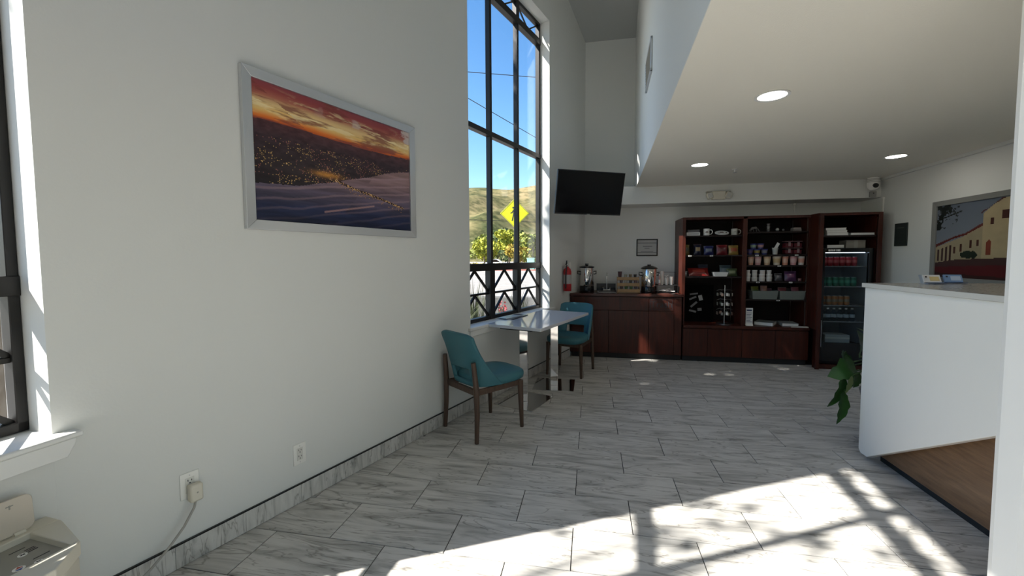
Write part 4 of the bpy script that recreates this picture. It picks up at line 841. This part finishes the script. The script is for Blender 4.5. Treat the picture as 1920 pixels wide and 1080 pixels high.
for k in range(3):
    for j in range(4):
        if pc[k][j] is None: continue
        lab = f'{["","second ","third ","rightmost "][j] if j else "leftmost "}coffee pod on the {["bottom","middle","top"][k]} tier of the stand'
        t = thing('coffee_pod', lab, 'coffee pod', (1.427+.066*j, 3.6255+.055*k, CZ+.0495+.083*k), 0, 'coffee pods in the stand')
        MB().lathe([(0,0),(.017,0),(.0225,.040),(.0225,.041)], 14).build('cup', flat(f'pod{k}{j}', tuple(q*.5+.02 for q in pc[k][j]), .5), t, smooth=40); MB().lathe([(.0235,.041),(.0235,.0425),(0,.0428)], 14).build('foil_lid', flat(f'foil{k}{j}', pc[k][j], .3, metal=.2), t, smooth=30)
t = thing('paper_cup', 'dark red cup on the top left of the pod stand', 'cup', (1.412,3.7365,CZ+.2155)); MB().lathe([(0,0),(.023,0),(.029,.078)], 16).build('wall', flat('cup_maroon', (.075,.022,.022), .5), t, smooth=40); MB().lathe([(.0305,.078),(.0305,.084),(0,.085)], 16).build('lid', flat('cup_lid_dark', (.05,.02,.02), .4), t, smooth=30)
t = thing('wire_organizer', 'black wire organizer for cups and napkins by the shelf unit', 'organizer', (2.058,3.74,CZ))
b = MB()
for zz in (.006,.112):
    for a, c in (((-.135,-.10),(.135,-.10)),((.135,-.10),(.135,.10)),((.135,.10),(-.135,.10)),((-.135,.10),(-.135,-.10))): b.bar((a[0],a[1],zz),(c[0],c[1],zz),.005,.005)
for sx in (-.135,.135):
    for sy in (-.10,.10): b.bar((sx,sy,0),(sx,sy,.29 if sy > 0 else .115),.005,.005)
b.bar((-.135,.10,.287),(.135,.10,.287),.005,.005); b.build('frame', M['black'], t); MB().box(-.133,.133,-.098,.098,.108,.1115).build('tray', M['black'], t); MB().box(-.133,.133,-.098,.098,.001,.005).build('tray', M['black'], t)
def cupstack(label, x, n, h0):
    t = thing('cup_stack', label, 'cups', (x,3.73,CZ+.1120), 0, 'stacks of white cups in the organizer')
    for k in range(n): MB().lathe([(0,0),(.019,0),(.026,.075),(.0275,.077),(.0255,.077),(.0185,.003),(0,.003)], 16).build('cup', M['plastic'], t, smooth=40, loc=(0,0,.013*k))
cupstack('tall stack of white paper cups in the organizer', 1.992, 10, 0); cupstack('middle short stack of white paper cups', 2.056, 3, 0); cupstack('rightmost short stack of white paper cups', 2.118, 4, 0)
t = thing('lid_pile', 'loose white cup lids on the middle cup stack', 'lids', (2.050,3.73,CZ+.2160)); 
for k, (dx, a) in enumerate(((-.012,28),(.014,-34))): MB().obox((dx,-.005,.024), (.045,.05,.006), Matrix.Rotation(R(a), 3, 'Y')).build('lid', M['plastic'], t, bevel=.002)
t = thing('syrup_bottle', 'slim pinkish bottle between the urn and the cup stack', 'bottle', (1.948,3.662,CZ+.1120)); MB().lathe([(0,0),(.014,0),(.014,.10),(.006,.125),(.006,.14)], 14).build('body', flat('pink_bottle', (.40,.25,.24), .3), t, smooth=40); MB().lathe([(.008,.138),(.008,.155),(0,.155)], 10).build('cap', M['plastic'], t); MB().lathe([(.0143,.03),(.0143,.075)], 14).build('label_band', M['paper'], t)
t = thing('napkin_pile', 'crumpled pile of white wrapped cutlery in the lower tray', 'cutlery', (2.050,3.71,CZ+.0055))
for k in range(9): MB().obox((random.uniform(-.07,.07),random.uniform(-.05,.04),.012+.004*k), (.12,.018,.010), Matrix.Rotation(random.uniform(-.6,.6), 3, 'Z') @ Matrix.Rotation(random.uniform(-.15,.15), 3, 'Y')).build('wrapped_cutlery', M['plastic'], t, bevel=.002)
# framed notice over the counter
t = thing('framed_notice', 'black-framed white notice on the wall over the counter', 'frame', (1.824,4.0590,1.567))
b = MB(); 
for x0,x1,z0_,z1_ in ((-.152,.152,.112,.127),(-.152,.152,-.127,-.112),(-.152,-.137,-.127,.127),(.137,.152,-.127,.127)): b.box(x0,x1,-.018,0,z0_,z1_)
b.build('frame', M['black'], t, bevel=.002); MB().box(-.138,.138,-.008,-.003,-.113,.113).build('sheet', flat('notice_sheet', (.42,.42,.41), .6), t)
g_ = flat('notice_ink', (.16,.16,.17), .7); b = MB()
for x0,x1,z0_,z1_ in ((-.135,.135,.062,.072),(-.135,.135,-.078,-.070),(-.09,.09,-.064,-.056),(-.06,.075,.012,.022),(-.035,.035,-.016,-.008)): b.box(x0,x1,-.0088,-.0080,z0_,z1_)
b.build('text_line', g_, t)

# ------------------------------------------------------------------ fire extinguisher, outlets, pictures on the left wall
E_ = thing('fire_extinguisher', 'red fire extinguisher on the wall left of the coffee urn', 'fire extinguisher', lw(.062,3.30,.965), -TH)
MB().lathe([(0,0),(.050,0),(.055,.008),(.055,.265),(.045,.300),(.022,.322),(.020,.335)], 24).build('cylinder', M['red'], E_, smooth=40)
MB().lathe([(.0555,.10),(.0555,.225)], 24).build('label_band', flat('ext_label', (.42,.40,.38), .5), E_, smooth=40)
MB().cyl((0,0,.335),(0,0,.362),.018,n=14).build('valve', M['steel'], E_); MB().bar((-.015,-.015,.362),(.03,-.095,.385),.016,.010).bar((-.01,-.01,.372),(.025,-.085,.415),.016,.006).build('lever', M['black'], E_)
MB().tube([(0,-.02,.350),(.01,-.060,.33),(.005,-.068,.20),(0,-.062,.04)], .009, 8).build('hose', M['black'], E_, smooth=60); MB().box(-.060,-.056,-.02,.02,.10,.34).build('bracket', M['steel'], E_)
MB().obox((.02,.05,.355), (.004,.055,.075), Matrix.Rotation(R(20), 3, 'X')).build('inspection_tag', M['plastic'], E_)
def outlet(label, s, z):
    t = thing('wall_outlet', label, 'outlet', lw(.0005,s,z), -TH, 'wall outlets'); MB().box(0,.005,-.038,.038,-.061,.061).build('plate', M['plastic'], t, bevel=.003)
    f = MB().box(.005,.0068,-.018,.018,-.036,.036).build('receptacle', flat('ivory_face', (.66,.65,.60), .4), t, bevel=.001)
    b_ = MB()
    for dz in (-.019,.017): b_.box(.0068,.0073,-.009,-.006,dz+.002,dz+.012); b_.box(.0068,.0073,.006,.009,dz+.002,dz+.010); b_.cyl((.0068,0,dz-.006),(.0073,0,dz-.006),.0032,n=10)
    b_.build('slots', M['ink'], f); MB().cyl((.005,0,.047),(.0062,0,.047),.003,n=8).cyl((.005,0,-.047),(.0062,0,-.047),.003,n=8).build('screw', M['steel'], t); return t
outlet('white duplex wall outlet with nothing plugged in', -.560, .290); outlet('white wall outlet with the air unit plug in it', -1.100, .369)
t = thing('power_plug', 'ivory block plug and cord of the air unit', 'plug', lw(.008,-1.088,.345), -TH)
MB().box(0,.042,-.028,.026,-.050,.032).build('plug_body', M['ivory'], t, bevel=.010); MB().cyl((.042,0,-.005),(.0425,0,-.005),.004,n=8).build('reset_dot', M['ivory_d'], t)
MB().tube([(.025,-.002,-.045),(.030,-.012,-.075),(.045,-.06,-.135),(.055,-.12,-.19),(.058,-.19,-.245),(.055,-.27,-.295),(.050,-.36,-.320)], .0055, 8).build('cord', M['cord'], t, smooth=60)

def picture(name, label, org, rz, w, h, prn, nx, ny, fr, depth=.03, fm=None):
    """local x out of the wall, local y along it to the right of the viewer's left-to-right when ysign is +1"""
    t = thing(name, label, 'picture', org, rz); fm = fm or M['alu']
    for k, (a, c) in enumerate((((-w/2,-h/2),(w/2,-h/2)),((w/2,-h/2),(w/2,h/2)),((w/2,h/2),(-w/2,h/2)),((-w/2,h/2),(-w/2,-h/2)))):
        ia = (math.copysign(abs(a[0])-fr, a[0]), math.copysign(abs(a[1])-fr, a[1])); ic = (math.copysign(abs(c[0])-fr, c[0]), math.copysign(abs(c[1])-fr, c[1]))
        b_ = MB(); vs = [(x_, *p) for x_, q in ((0,(a,c,ic,ia)),(depth,(a,c,ic,ia))) for p in q]
        vs[6] = (depth*.80, *ic); vs[7] = (depth*.80, *ia)
        b_.add(vs, [(0,1,2,3),(4,5,6,7),(0,1,5,4),(1,2,6,5),(2,3,7,6),(3,0,4,7)]); b_.build('frame_side', fm, t, bevel=.0015)
    return t
def print_mesh(t, w, h, img, mat, x=.012, flip=False):
    ny, nx = img.shape[:2]; vs = []; 
    for j in range(ny+1):
        for i in range(nx+1):
            u = i/nx-.5; vs.append((x, (-u if flip else u)*w, (.5-j/ny)*h))
    fs = [(j*(nx+1)+i, (j+1)*(nx+1)+i, (j+1)*(nx+1)+i+1, j*(nx+1)+i+1) for j in range(ny) for i in range(nx)]
    if flip: fs = [tuple(reversed(f)) for f in fs]
    b_ = MB().add(vs, fs); me = b_.mesh('print', mat, fix=False)
    at = me.color_attributes.new('print', 'FLOAT_COLOR', 'CORNER'); cols = np.ones((ny*nx, 4, 4), np.float32); cols[:, :, :3] = img.reshape(-1, 1, 3); at.data.foreach_set('color', cols.ravel())
    o = bpy.data.objects.new('print', me); COL.objects.link(o); o.parent = t; return o
def s2l(c): c = np.asarray(c, float)/255; return np.where(c <= .04045, c/12.92, ((c+.055)/1.055)**2.4)
def fbm(nx, ny, sx, sy, seed, oct=5):
    g = np.random.default_rng(seed); out = np.zeros((ny, nx)); amp = 1; tot = 0
    for o in range(oct):
        a, c = max(2, int(sx*2**o))+2, max(2, int(sy*2**o))+2; r_ = g.random((c, a)); yy = np.linspace(0, c-1.001, ny); xx = np.linspace(0, a-1.001, nx)
        y0 = yy.astype(int); x0 = xx.astype(int); fy = (yy-y0)[:, None]; fx = (xx-x0)[None, :]; fy = fy*fy*(3-2*fy); fx = fx*fx*(3-2*fx)
        out += amp*((r_[y0][:, x0]*(1-fx)+r_[y0][:, x0+1]*fx)*(1-fy)+(r_[y0+1][:, x0]*(1-fx)+r_[y0+1][:, x0+1]*fx)*fy); tot += amp; amp *= .55
    return out/tot
def lerp(a, c, t): t = np.clip(t, 0, 1)[..., None]; return a*(1-t)+c*t
nx, ny = 250, 162; V, Ug = np.meshgrid(np.linspace(1, 0, ny), np.linspace(0, 1, nx), indexing='ij')
hz = .715+.02*np.sin(Ug*7+.5)*.4+.012*fbm(nx, ny, 10, 2, 5)
def colf(stops, v):
    out = np.zeros(v.shape+(3,)); ks = [s_[0] for s_ in stops]
    for c in range(3): out[..., c] = np.interp(v, ks, [s2l(s_[1])[c] for s_ in stops])
    return out
sv = (V-hz)/(1-hz); skyc = colf([(0,(196,88,36)),(.10,(226,122,48)),(.26,(236,196,120)),(.46,(228,196,138)),(.66,(176,104,84)),(.84,(150,68,68)),(1,(140,66,74))], sv)
sh = np.zeros_like(Ug)
def shear(q, k): return np.stack([np.roll(q[j], int(k*j)) for j in range(q.shape[0])])
cl = shear(fbm(nx, ny, 4, 20, 3), 1.6); cl2 = shear(fbm(nx, ny, 6, 26, 8), 1.6)
skyc = lerp(skyc, s2l((128,62,58))*np.ones(3), np.clip((cl-.50)*9, 0, 1)*.8); skyc = lerp(skyc, s2l((244,222,168))*np.ones(3), np.clip((cl2-.54)*10, 0, 1)*np.clip(1.1-np.abs(sv-.45)*2.2, 0, 1)); skyc = lerp(skyc, s2l((205,190,185))*np.ones(3), np.clip((fbm(nx, ny, 8, 10, 15)-.60)*12, 0, 1)*(sv > .55)*np.clip(Ug*1.3-.3, 0, 1))
land = colf([(.25,(26,22,28)),(.45,(52,42,46)),(.62,(60,44,50)),(.72,(84,52,56))], V)*(.35+1.3*fbm(nx, ny, 26, 40, 21))[..., None]
lg = np.random.default_rng(3); lights = (lg.random((ny, nx)) > .90)*np.clip((.66-V)*4, 0, 1)*(fbm(nx, ny, 10, 14, 9) > .52); lc = np.stack([s2l((235,190,120))]*1)[0]; lc2 = s2l((190,120,110))
land = np.where((lights*lg.random((ny, nx)) > .12)[..., None], lc*lg.uniform(.25, 1, (ny, nx, 1)), land); land = np.where(((lg.random((ny, nx)) > .93) & (fbm(nx, ny, 8, 10, 51) > .5) & (V < .62) & (V > .34))[..., None], lc2*.6, land)
land = lerp(land, s2l((205,140,60))*np.ones(3), np.exp(-((Ug-.38)/.075)**2-((V-.415)/.022)**2)*.9*(.4+1.2*fbm(nx, ny, 40, 40, 44)))
sea = colf([(0,(26,32,56)),(.12,(38,46,76)),(.26,(92,82,100)),(.42,(132,106,110)),(.6,(150,120,118))], V)*(.35+1.3*shear(fbm(nx, ny, 4, 30, 33), -.9))[..., None]
wv = np.sin((V*1.2-Ug*.28+.05*fbm(nx, ny, 4, 4, 2))*70); sea = lerp(sea, s2l((170,140,145))*np.ones(3), np.clip(wv-.55, 0, 1)*1.5*np.clip(V*2.2, .1, 1))
wk = np.abs(V-(.105+.30*(Ug-.36))); sea = lerp(sea, s2l((205,160,150))*np.ones(3), np.clip(1-wk/.012, 0, 1)*.6*((Ug > .36) & (Ug < .70)))
shore = np.interp(Ug, [0,.2,.43,.5,.7,.85,1], [.265,.285,.365,.40,.485,.555,.60])+.015*(fbm(nx, ny, 14, 3, 12)-.5)
img = np.where((V > hz)[..., None], skyc, np.where((V > shore)[..., None], land, sea))
pier = np.interp(Ug, [.43,.56,.75,.93], [.385,.335,.285,.225]); pm = (np.abs(V-pier) < .010) & (Ug > .43) & (Ug < .94); img = np.where(pm[..., None], s2l((58,40,38)), img); img = np.where((pm & (lg.random((ny, nx)) > .72))[..., None], s2l((240,195,130)), img)
pl2 = (V < pier) & (V > pier-.05) & (Ug > .45) & (Ug < .93) & (lg.random((ny, nx)) > .93); img = np.where(pl2[..., None], s2l((190,140,90)), img)
pt_ = picture('sunset_picture', 'large silver-framed picture of a pier and coast at sunset on the left wall', lw(.002,-.200,1.992), -TH, 1.222, .826, None, 0, 0, .050, .030)
print_mesh(pt_, 1.126, .730, img, vcol('sunset_print', .3))

# church picture on the right wall
RW = math.atan2(4.63-4.36, 5.2)
def rw(n, y, z): x = 4.36+(y+1.0)*(4.63-4.36)/5.2; return Vector((x-n*cos(RW), y+n*sin(RW), z))
nx, ny = 132, 88; V, Ug = np.meshgrid(np.linspace(1, 0, ny), np.linspace(0, 1, nx), indexing='ij')
img = colf([(.3,(120,128,138)),(1,(92,100,112))], V)
def poly_mask(pts):
    m_ = np.zeros(V.shape, bool); n = len(pts); j = n-1
    for i in range(n):
        (x1, y1), (x2, y2) = pts[i], pts[j]; c = ((y1 > V) != (y2 > V)) & (Ug < (x2-x1)*(V-y1)/((y2-y1) if y2 != y1 else 1e-9)+x1); m_ ^= c; j = i
    return m_
def paint(pts, c):
    global img
    img = np.where(poly_mask(pts)[..., None], s2l(c)*(.9+.2*fbm(nx, ny, 10, 10, len(pts)))[..., None], img)
paint([(0,.20),(0,.42),(.30,.55),(.34,.58),(.40,.60),(.40,.18)], (150,138,112)); paint([(0,.42),(0,.46),(.20,.56),(.33,.60),(.50,.72),(.50,.68),(.34,.575),(.18,.52)], (92,40,36))
paint([(.34,.16),(.34,.58),(.50,.68),(.50,.16)], (150,138,112)); paint([(.49,.14),(.49,.83),(.66,1.0),(1,1.0),(1,.14)], (166,150,118)); paint([(.455,.82),(.48,.86),(.70,1.0),(.66,1.0),(.49,.845)], (74,34,32))
for u0, u1, v0, v1 in ((.20,.225,.33,.42),(.27,.295,.35,.45),(.37,.39,.40,.50),(.44,.46,.42,.50),(.56,.59,.68,.77),(.66,.72,.74,.84)): paint([(u0,v0),(u1,v0),(u1,v1),(u0,v1)], (70,42,36))
paint([(.53,.30),(.53,.46),(.555,.50),(.58,.46),(.58,.30)], (120,60,45))
for k in range(4): paint([(.02+.045*k,.22),(.02+.045*k,.38+.02*k),(.045+.045*k,.39+.02*k),(.045+.045*k,.22)], (58,36,34))
paint([(0,0),(0,.20),(.2,.24),(.5,.26),(1,.28),(1,0)], (66,46,44)); paint([(0,.0),(0,.14),(1,.20),(1,0)], (82,30,32)); paint([(0,0),(0,.06),(1,.02),(1,0)], (56,34,32))
hd = np.exp(-((Ug-.37)/.09)**2-((V-.31)/.06)**2) > .45+.5*(fbm(nx, ny, 20, 14, 6)-.5); img = np.where(hd[..., None], s2l((30,40,30)), img)
tr = (fbm(nx, ny, 16, 12, 4) > .50+.9*np.maximum(0, Ug-.06)+np.clip((.72-V)*1.6, 0, 1)) & (V > .50) & (Ug < .36); tr |= (np.abs(V-(.80+.35*Ug)) < .010) & (Ug < .28); img = np.where(tr[..., None], s2l((26,30,28)), img)
cp_ = picture('church_picture', 'grey-framed picture of a white church with red roofs on the right wall', rw(.002,2.085,1.568), pi-RW, 1.222, .826, None, 0, 0, .05, .03, flat('grey_frame', (.20,.20,.19), .5))
print_mesh(cp_, 1.126, .730, img, vcol('church_print', .4))
t = thing('wall_sign', 'small dark sign board on the right wall beside the tall cabinet', 'sign', rw(.002,3.205,1.672), pi-RW); MB().box(0,.012,-.108,.108,-.134,.134).build('board', flat('sign_dark', (.022,.028,.026), .5), t, bevel=.002); MB().box(.012,.0126,-.06,.06,.075,.085).build('text_line', flat('sign_ink', (.09,.10,.09), .6), t)

# ------------------------------------------------------------------ fittings on ceiling and bulkhead
def downlight(label, x, y, power=.4):
    t = thing('downlight', label, 'downlight', (x,y,2.3995), 0, 'round recessed downlights')
    MB().lathe([(.078,0),(.095,-.001),(.097,-.006),(.078,-.004),(.078,0)], 32, caps=False).build('trim_ring', M['white'], t, smooth=40); MB().lathe([(0,-.0022),(.078,-.0022),(.078,-.0010),(0,-.0010)], 32).build('lens', M['lamp'], t)
    l = bpy.data.lights.new('downlight_lamp', 'AREA'); l.shape = 'DISK'; l.size = .15; l.energy = power; l.color = (1,.93,.82); lo = bpy.data.objects.new('downlight_lamp', l); COL.objects.link(lo); lo.parent = t; lo.location = (0,0,-.012); return t
downlight('round ceiling downlight nearest the camera', 2.075, .39); downlight('round ceiling downlight in front of the emergency light', 2.128, 2.31); downlight('round ceiling downlight at the right near the security camera', 3.936, 2.32)
downlight('added unseen downlight behind the camera, left of its row', 2.02, -1.53); downlight('added unseen downlight behind the camera, right of its row', 3.88, -1.53); downlight('added unseen downlight above the reception desk', 3.91, .39)  # unseen lamps continuing the ceiling grid, added as fill near the camera
t = thing('sprinkler_head', 'small sprinkler head on the lower ceiling', 'sprinkler', (2.572,2.624,2.3995)); MB().lathe([(.030,0),(.032,-.004),(.010,-.006),(.008,-.03)], 16).build('escutcheon', M['plastic'], t, smooth=40); MB().lathe([(.018,-.040),(.018,-.037),(0,-.037)], 12).build('deflector', M['steel'], t); MB().bar((-.012,0,-.03),(-.010,0,-.04),.003,.003).bar((.012,0,-.03),(.010,0,-.04),.003,.003).bar((0,0,-.03),(0,0,-.04),.006,.006).build('frame_arm', M['steel'], t)
t = thing('emergency_light', 'twin-head emergency light on the bulkhead', 'emergency light', (2.680,3.629,2.247))
MB().box(-.085,.085,-.055,0,-.055,.055).build('housing', M['ivory'], t, bevel=.008); MB().box(-.155,.155,-.035,0,.035,.055).build('crossbar', M['ivory_d'], t, bevel=.004)
for sx, a in ((-1,-18),(1,30)):
    Mx = Matrix.Rotation(R(a), 3, 'Y'); hd_ = MB().obox((sx*.115,-.050,-.004), (.075,.07,.080), Mx).build('lamp_head', M['ivory'], t, bevel=.014); MB().obox((sx*.115,-.086,-.004), (.058,.003,.062), Mx).build('lens', flat('em_lens%d' % sx, (.60,.60,.58), .2), hd_); b = MB()
    for k in range(4): b.obox((sx*.115,-.0885,-.004), (.003,.002,.056), Mx) if False else b.obox(Vector((sx*.115,-.0885,-.004))+Mx @ Vector((-.021+.014*k,0,0)), (.003,.002,.056), Mx)
    b.build('lens_rib', M['ivory_d'], hd_)
t = thing('security_camera', 'white dome security camera in the ceiling corner', 'camera', (4.455,3.53,2.3995)); MB().lathe([(.045,0),(.062,-.004),(.064,-.05),(.066,-.085),(.058,-.125),(.036,-.150),(0,-.158)], 24).build('housing', M['plastic'], t, smooth=40); MB().cyl((-.010,-.045,-.100),(-.014,-.074,-.110),.028,n=20).build('lens', M['gblack'], t, smooth=40)
b = MB()
for k in range(3): b.lathe([(.0645,-.022-.016*k),(.0655,-.025-.016*k),(.0645,-.028-.016*k)], 24)
b.build('groove', M['cord'], t)
t = thing('junction_box', 'grey box below the security camera', 'box', (4.500,3.629,2.205)); MB().box(-.035,.035,-.03,0,-.035,.035).build('box', flat('jb', (.30,.30,.29), .5), t, bevel=.004); MB().cyl((0,-.031,.01),(0,-.03,.01),.008,n=10).build('screw', M['ink'], t)
t = thing('pipe_drop', 'thin white pipe drop on the wall above the shelves', 'pipe', (3.80,4.0595,2.164)); MB().cyl((0,-.02,-.14),(0,-.02,0),.010,n=10).cyl((0,-.02,-.085),(0,-.02,-.065),.016,n=10).build('pipe', M['plastic'], t); MB().lathe([(.022,0),(.022,-.03),(.012,-.034)], 12, (0,-.022,0)).build('collar', M['plastic'], t)
t = thing('conduit', 'short white conduit on the right wall above the tall cabinet', 'conduit', rw(.006,3.56,1.975), pi-RW); MB().box(-.004,.008,-.010,.010,0,.17).build('channel', M['plastic'], t, bevel=.002); MB().box(-.004,.012,-.014,.014,.165,.185).build('end_clip', M['plastic'], t)
vx = lambda y: 1.225+(y-Y0)*(1.6295-1.225)/(YB-Y0)
AV = math.atan2(1.6295-1.225, YB-Y0)
t = thing('air_vent', 'louvred air vent high on the upper wall', 'vent', (vx(1.80)-.001,1.80,3.245), -AV)
b = MB()
for y0_,y1_,z0_,z1_ in ((-.27,.27,.125,.15),(-.27,.27,-.15,-.125),(-.27,-.245,-.15,.15),(.245,.27,-.15,.15)): b.box(-.018,0,y0_,y1_,z0_,z1_)
b.build('frame', M['alu'], t, bevel=.003); MB().box(-.003,0,-.245,.245,-.125,.125).build('duct_back', M['black'], t)
for k in range(9): MB().obox((-.009,0,-.108+.027*k), (.018,.49,.003), Matrix.Rotation(R(35), 3, 'Y')).build('louvre', M['ivory_d'], t)

# ------------------------------------------------------------------ air unit under the near window
A = thing('air_unit', 'ivory wall air-conditioning unit with its control lid open', 'air conditioner', NB, -TN)
zt_ = .478; y1 = -.042
MB().prism([(.012,y1),(.10,y1),(.30,y1-.055),(.395,y1-.16),(.395,-1.14),(.30,-1.20),(.012,-1.20)], .02, zt_-.05).build('cabinet', M['ivory'], A, bevel=.012)
b = MB()
hole = (.085,.300,-.62,-.115)
b.prism([(.012,y1+.004),(.085,y1+.004),(.085,-1.205),(.012,-1.205)], zt_-.05, zt_)
b.prism([(hole[0],y1+.004),(.10,y1+.004),(hole[1],y1-.051),(hole[1],hole[3]),(hole[0],hole[3])], zt_-.05, zt_)
b.prism([(hole[1],y1-.051),(.305,y1-.052),(.400,y1-.16),(.400,-1.14),(hole[1],-1.205)], zt_-.05, zt_)
b.prism([(hole[0],hole[2]),(hole[1],hole[2]),(hole[1],-1.205),(hole[0],-1.205)], zt_-.05, zt_)
b.build('top_shell', M['ivory'], A, bevel=.006)
cp = MB().box(hole[0],hole[1],hole[2],hole[3],zt_-.052,zt_-.022).build('control_panel', M['ivory_d'], A)
zc = zt_-.0215
def btn(nm, x, y, r_, m_): return MB().cyl((x,y,zc),(x,y,zc+.002),r_,n=20).build(nm, m_, cp)
btn('button', .175,-.174,.0115,M['plastic']); btn('button', .266,-.178,.0105,M['plastic']); btn('button', .250,-.216,.0145,M['plastic'])
b = MB()
for (x,y) in ((.175,-.174),(.266,-.178)): b.bar((x-.006,y-.004,zc+.0024),(x+.006,y+.004,zc+.0024),.0022,.0008); b.bar((x+.003,y-.006,zc+.0024),(x-.003,y+.006,zc+.0024),.0028,.0008)
b.build('button_icon', M['ink'], cp)
MB().prism([(.248,-.223),(.238,-.214),(.248,-.206)], zc+.002, zc+.0028).build('up_arrow', flat('arrow_red', (.45,.06,.05), .5), cp); MB().prism([(.253,-.226),(.263,-.217),(.253,-.208)], zc+.002, zc+.0028).build('down_arrow', flat('arrow_blue', (.05,.10,.35), .5), cp)
b = MB()
for k in range(3): b.box(.150+.010*k,.153+.010*k,-.160,-.136,zc,zc+.0008)
b.box(.128,.130,-.185,-.148,zc,zc+.0008); b.box(.232,.2345,-.176,-.136,zc,zc+.0008); b.build('panel_marking', M['ink'], cp)
MB().box(.210,.285,-.34,-.252,zc,zc+.002).build('display', M['gblack'], cp)
Ml = Matrix.Rotation(R(-4), 3, 'Y'); lc_ = Vector((.052,-.310,zt_+.066)); pts = []
for cx_, cy_, a0 in ((.20,.040,0),(-.20,.040,90),(-.20,-.040,180),(.20,-.040,270)):
    for q in range(5): aa = R(a0+22.5*q); pts.append((cx_+.022*cos(aa), cy_+.022*sin(aa)))
n = len(pts); vs = [lc_+Ml @ Vector((s_, p[0], p[1])) for s_ in (-.004,.004) for p in pts]
ld = MB().add(vs, [tuple(range(n)), tuple(range(n,2*n))]+[(k,(k+1)%n,n+(k+1)%n,n+k) for k in range(n)]).build('control_lid', flat('ivory_lid', (.62,.55,.46), .5), A, bevel=.002)
b = MB()
for y in (.165,.045): b.obox(lc_+Ml @ Vector((.0046,y,.040)), (.001,.018,.0035), Ml); b.obox(lc_+Ml @ Vector((.0046,y,.036)), (.001,.004,.014), Ml)
b.build('moulded_mark', M['ivory_d'], ld)
for y in (-.13,-.20): MB().cyl((.064,y-.014,zt_+.005),(.064,y+.014,zt_+.005),.007,n=12).build('hinge', M['ivory'], A)
b = MB()
for k in range(8): b.box(.3955,.3985,-1.10,-.26,.07+.04*k,.085+.04*k)
b.build('grille', M['ivory_d'], A)
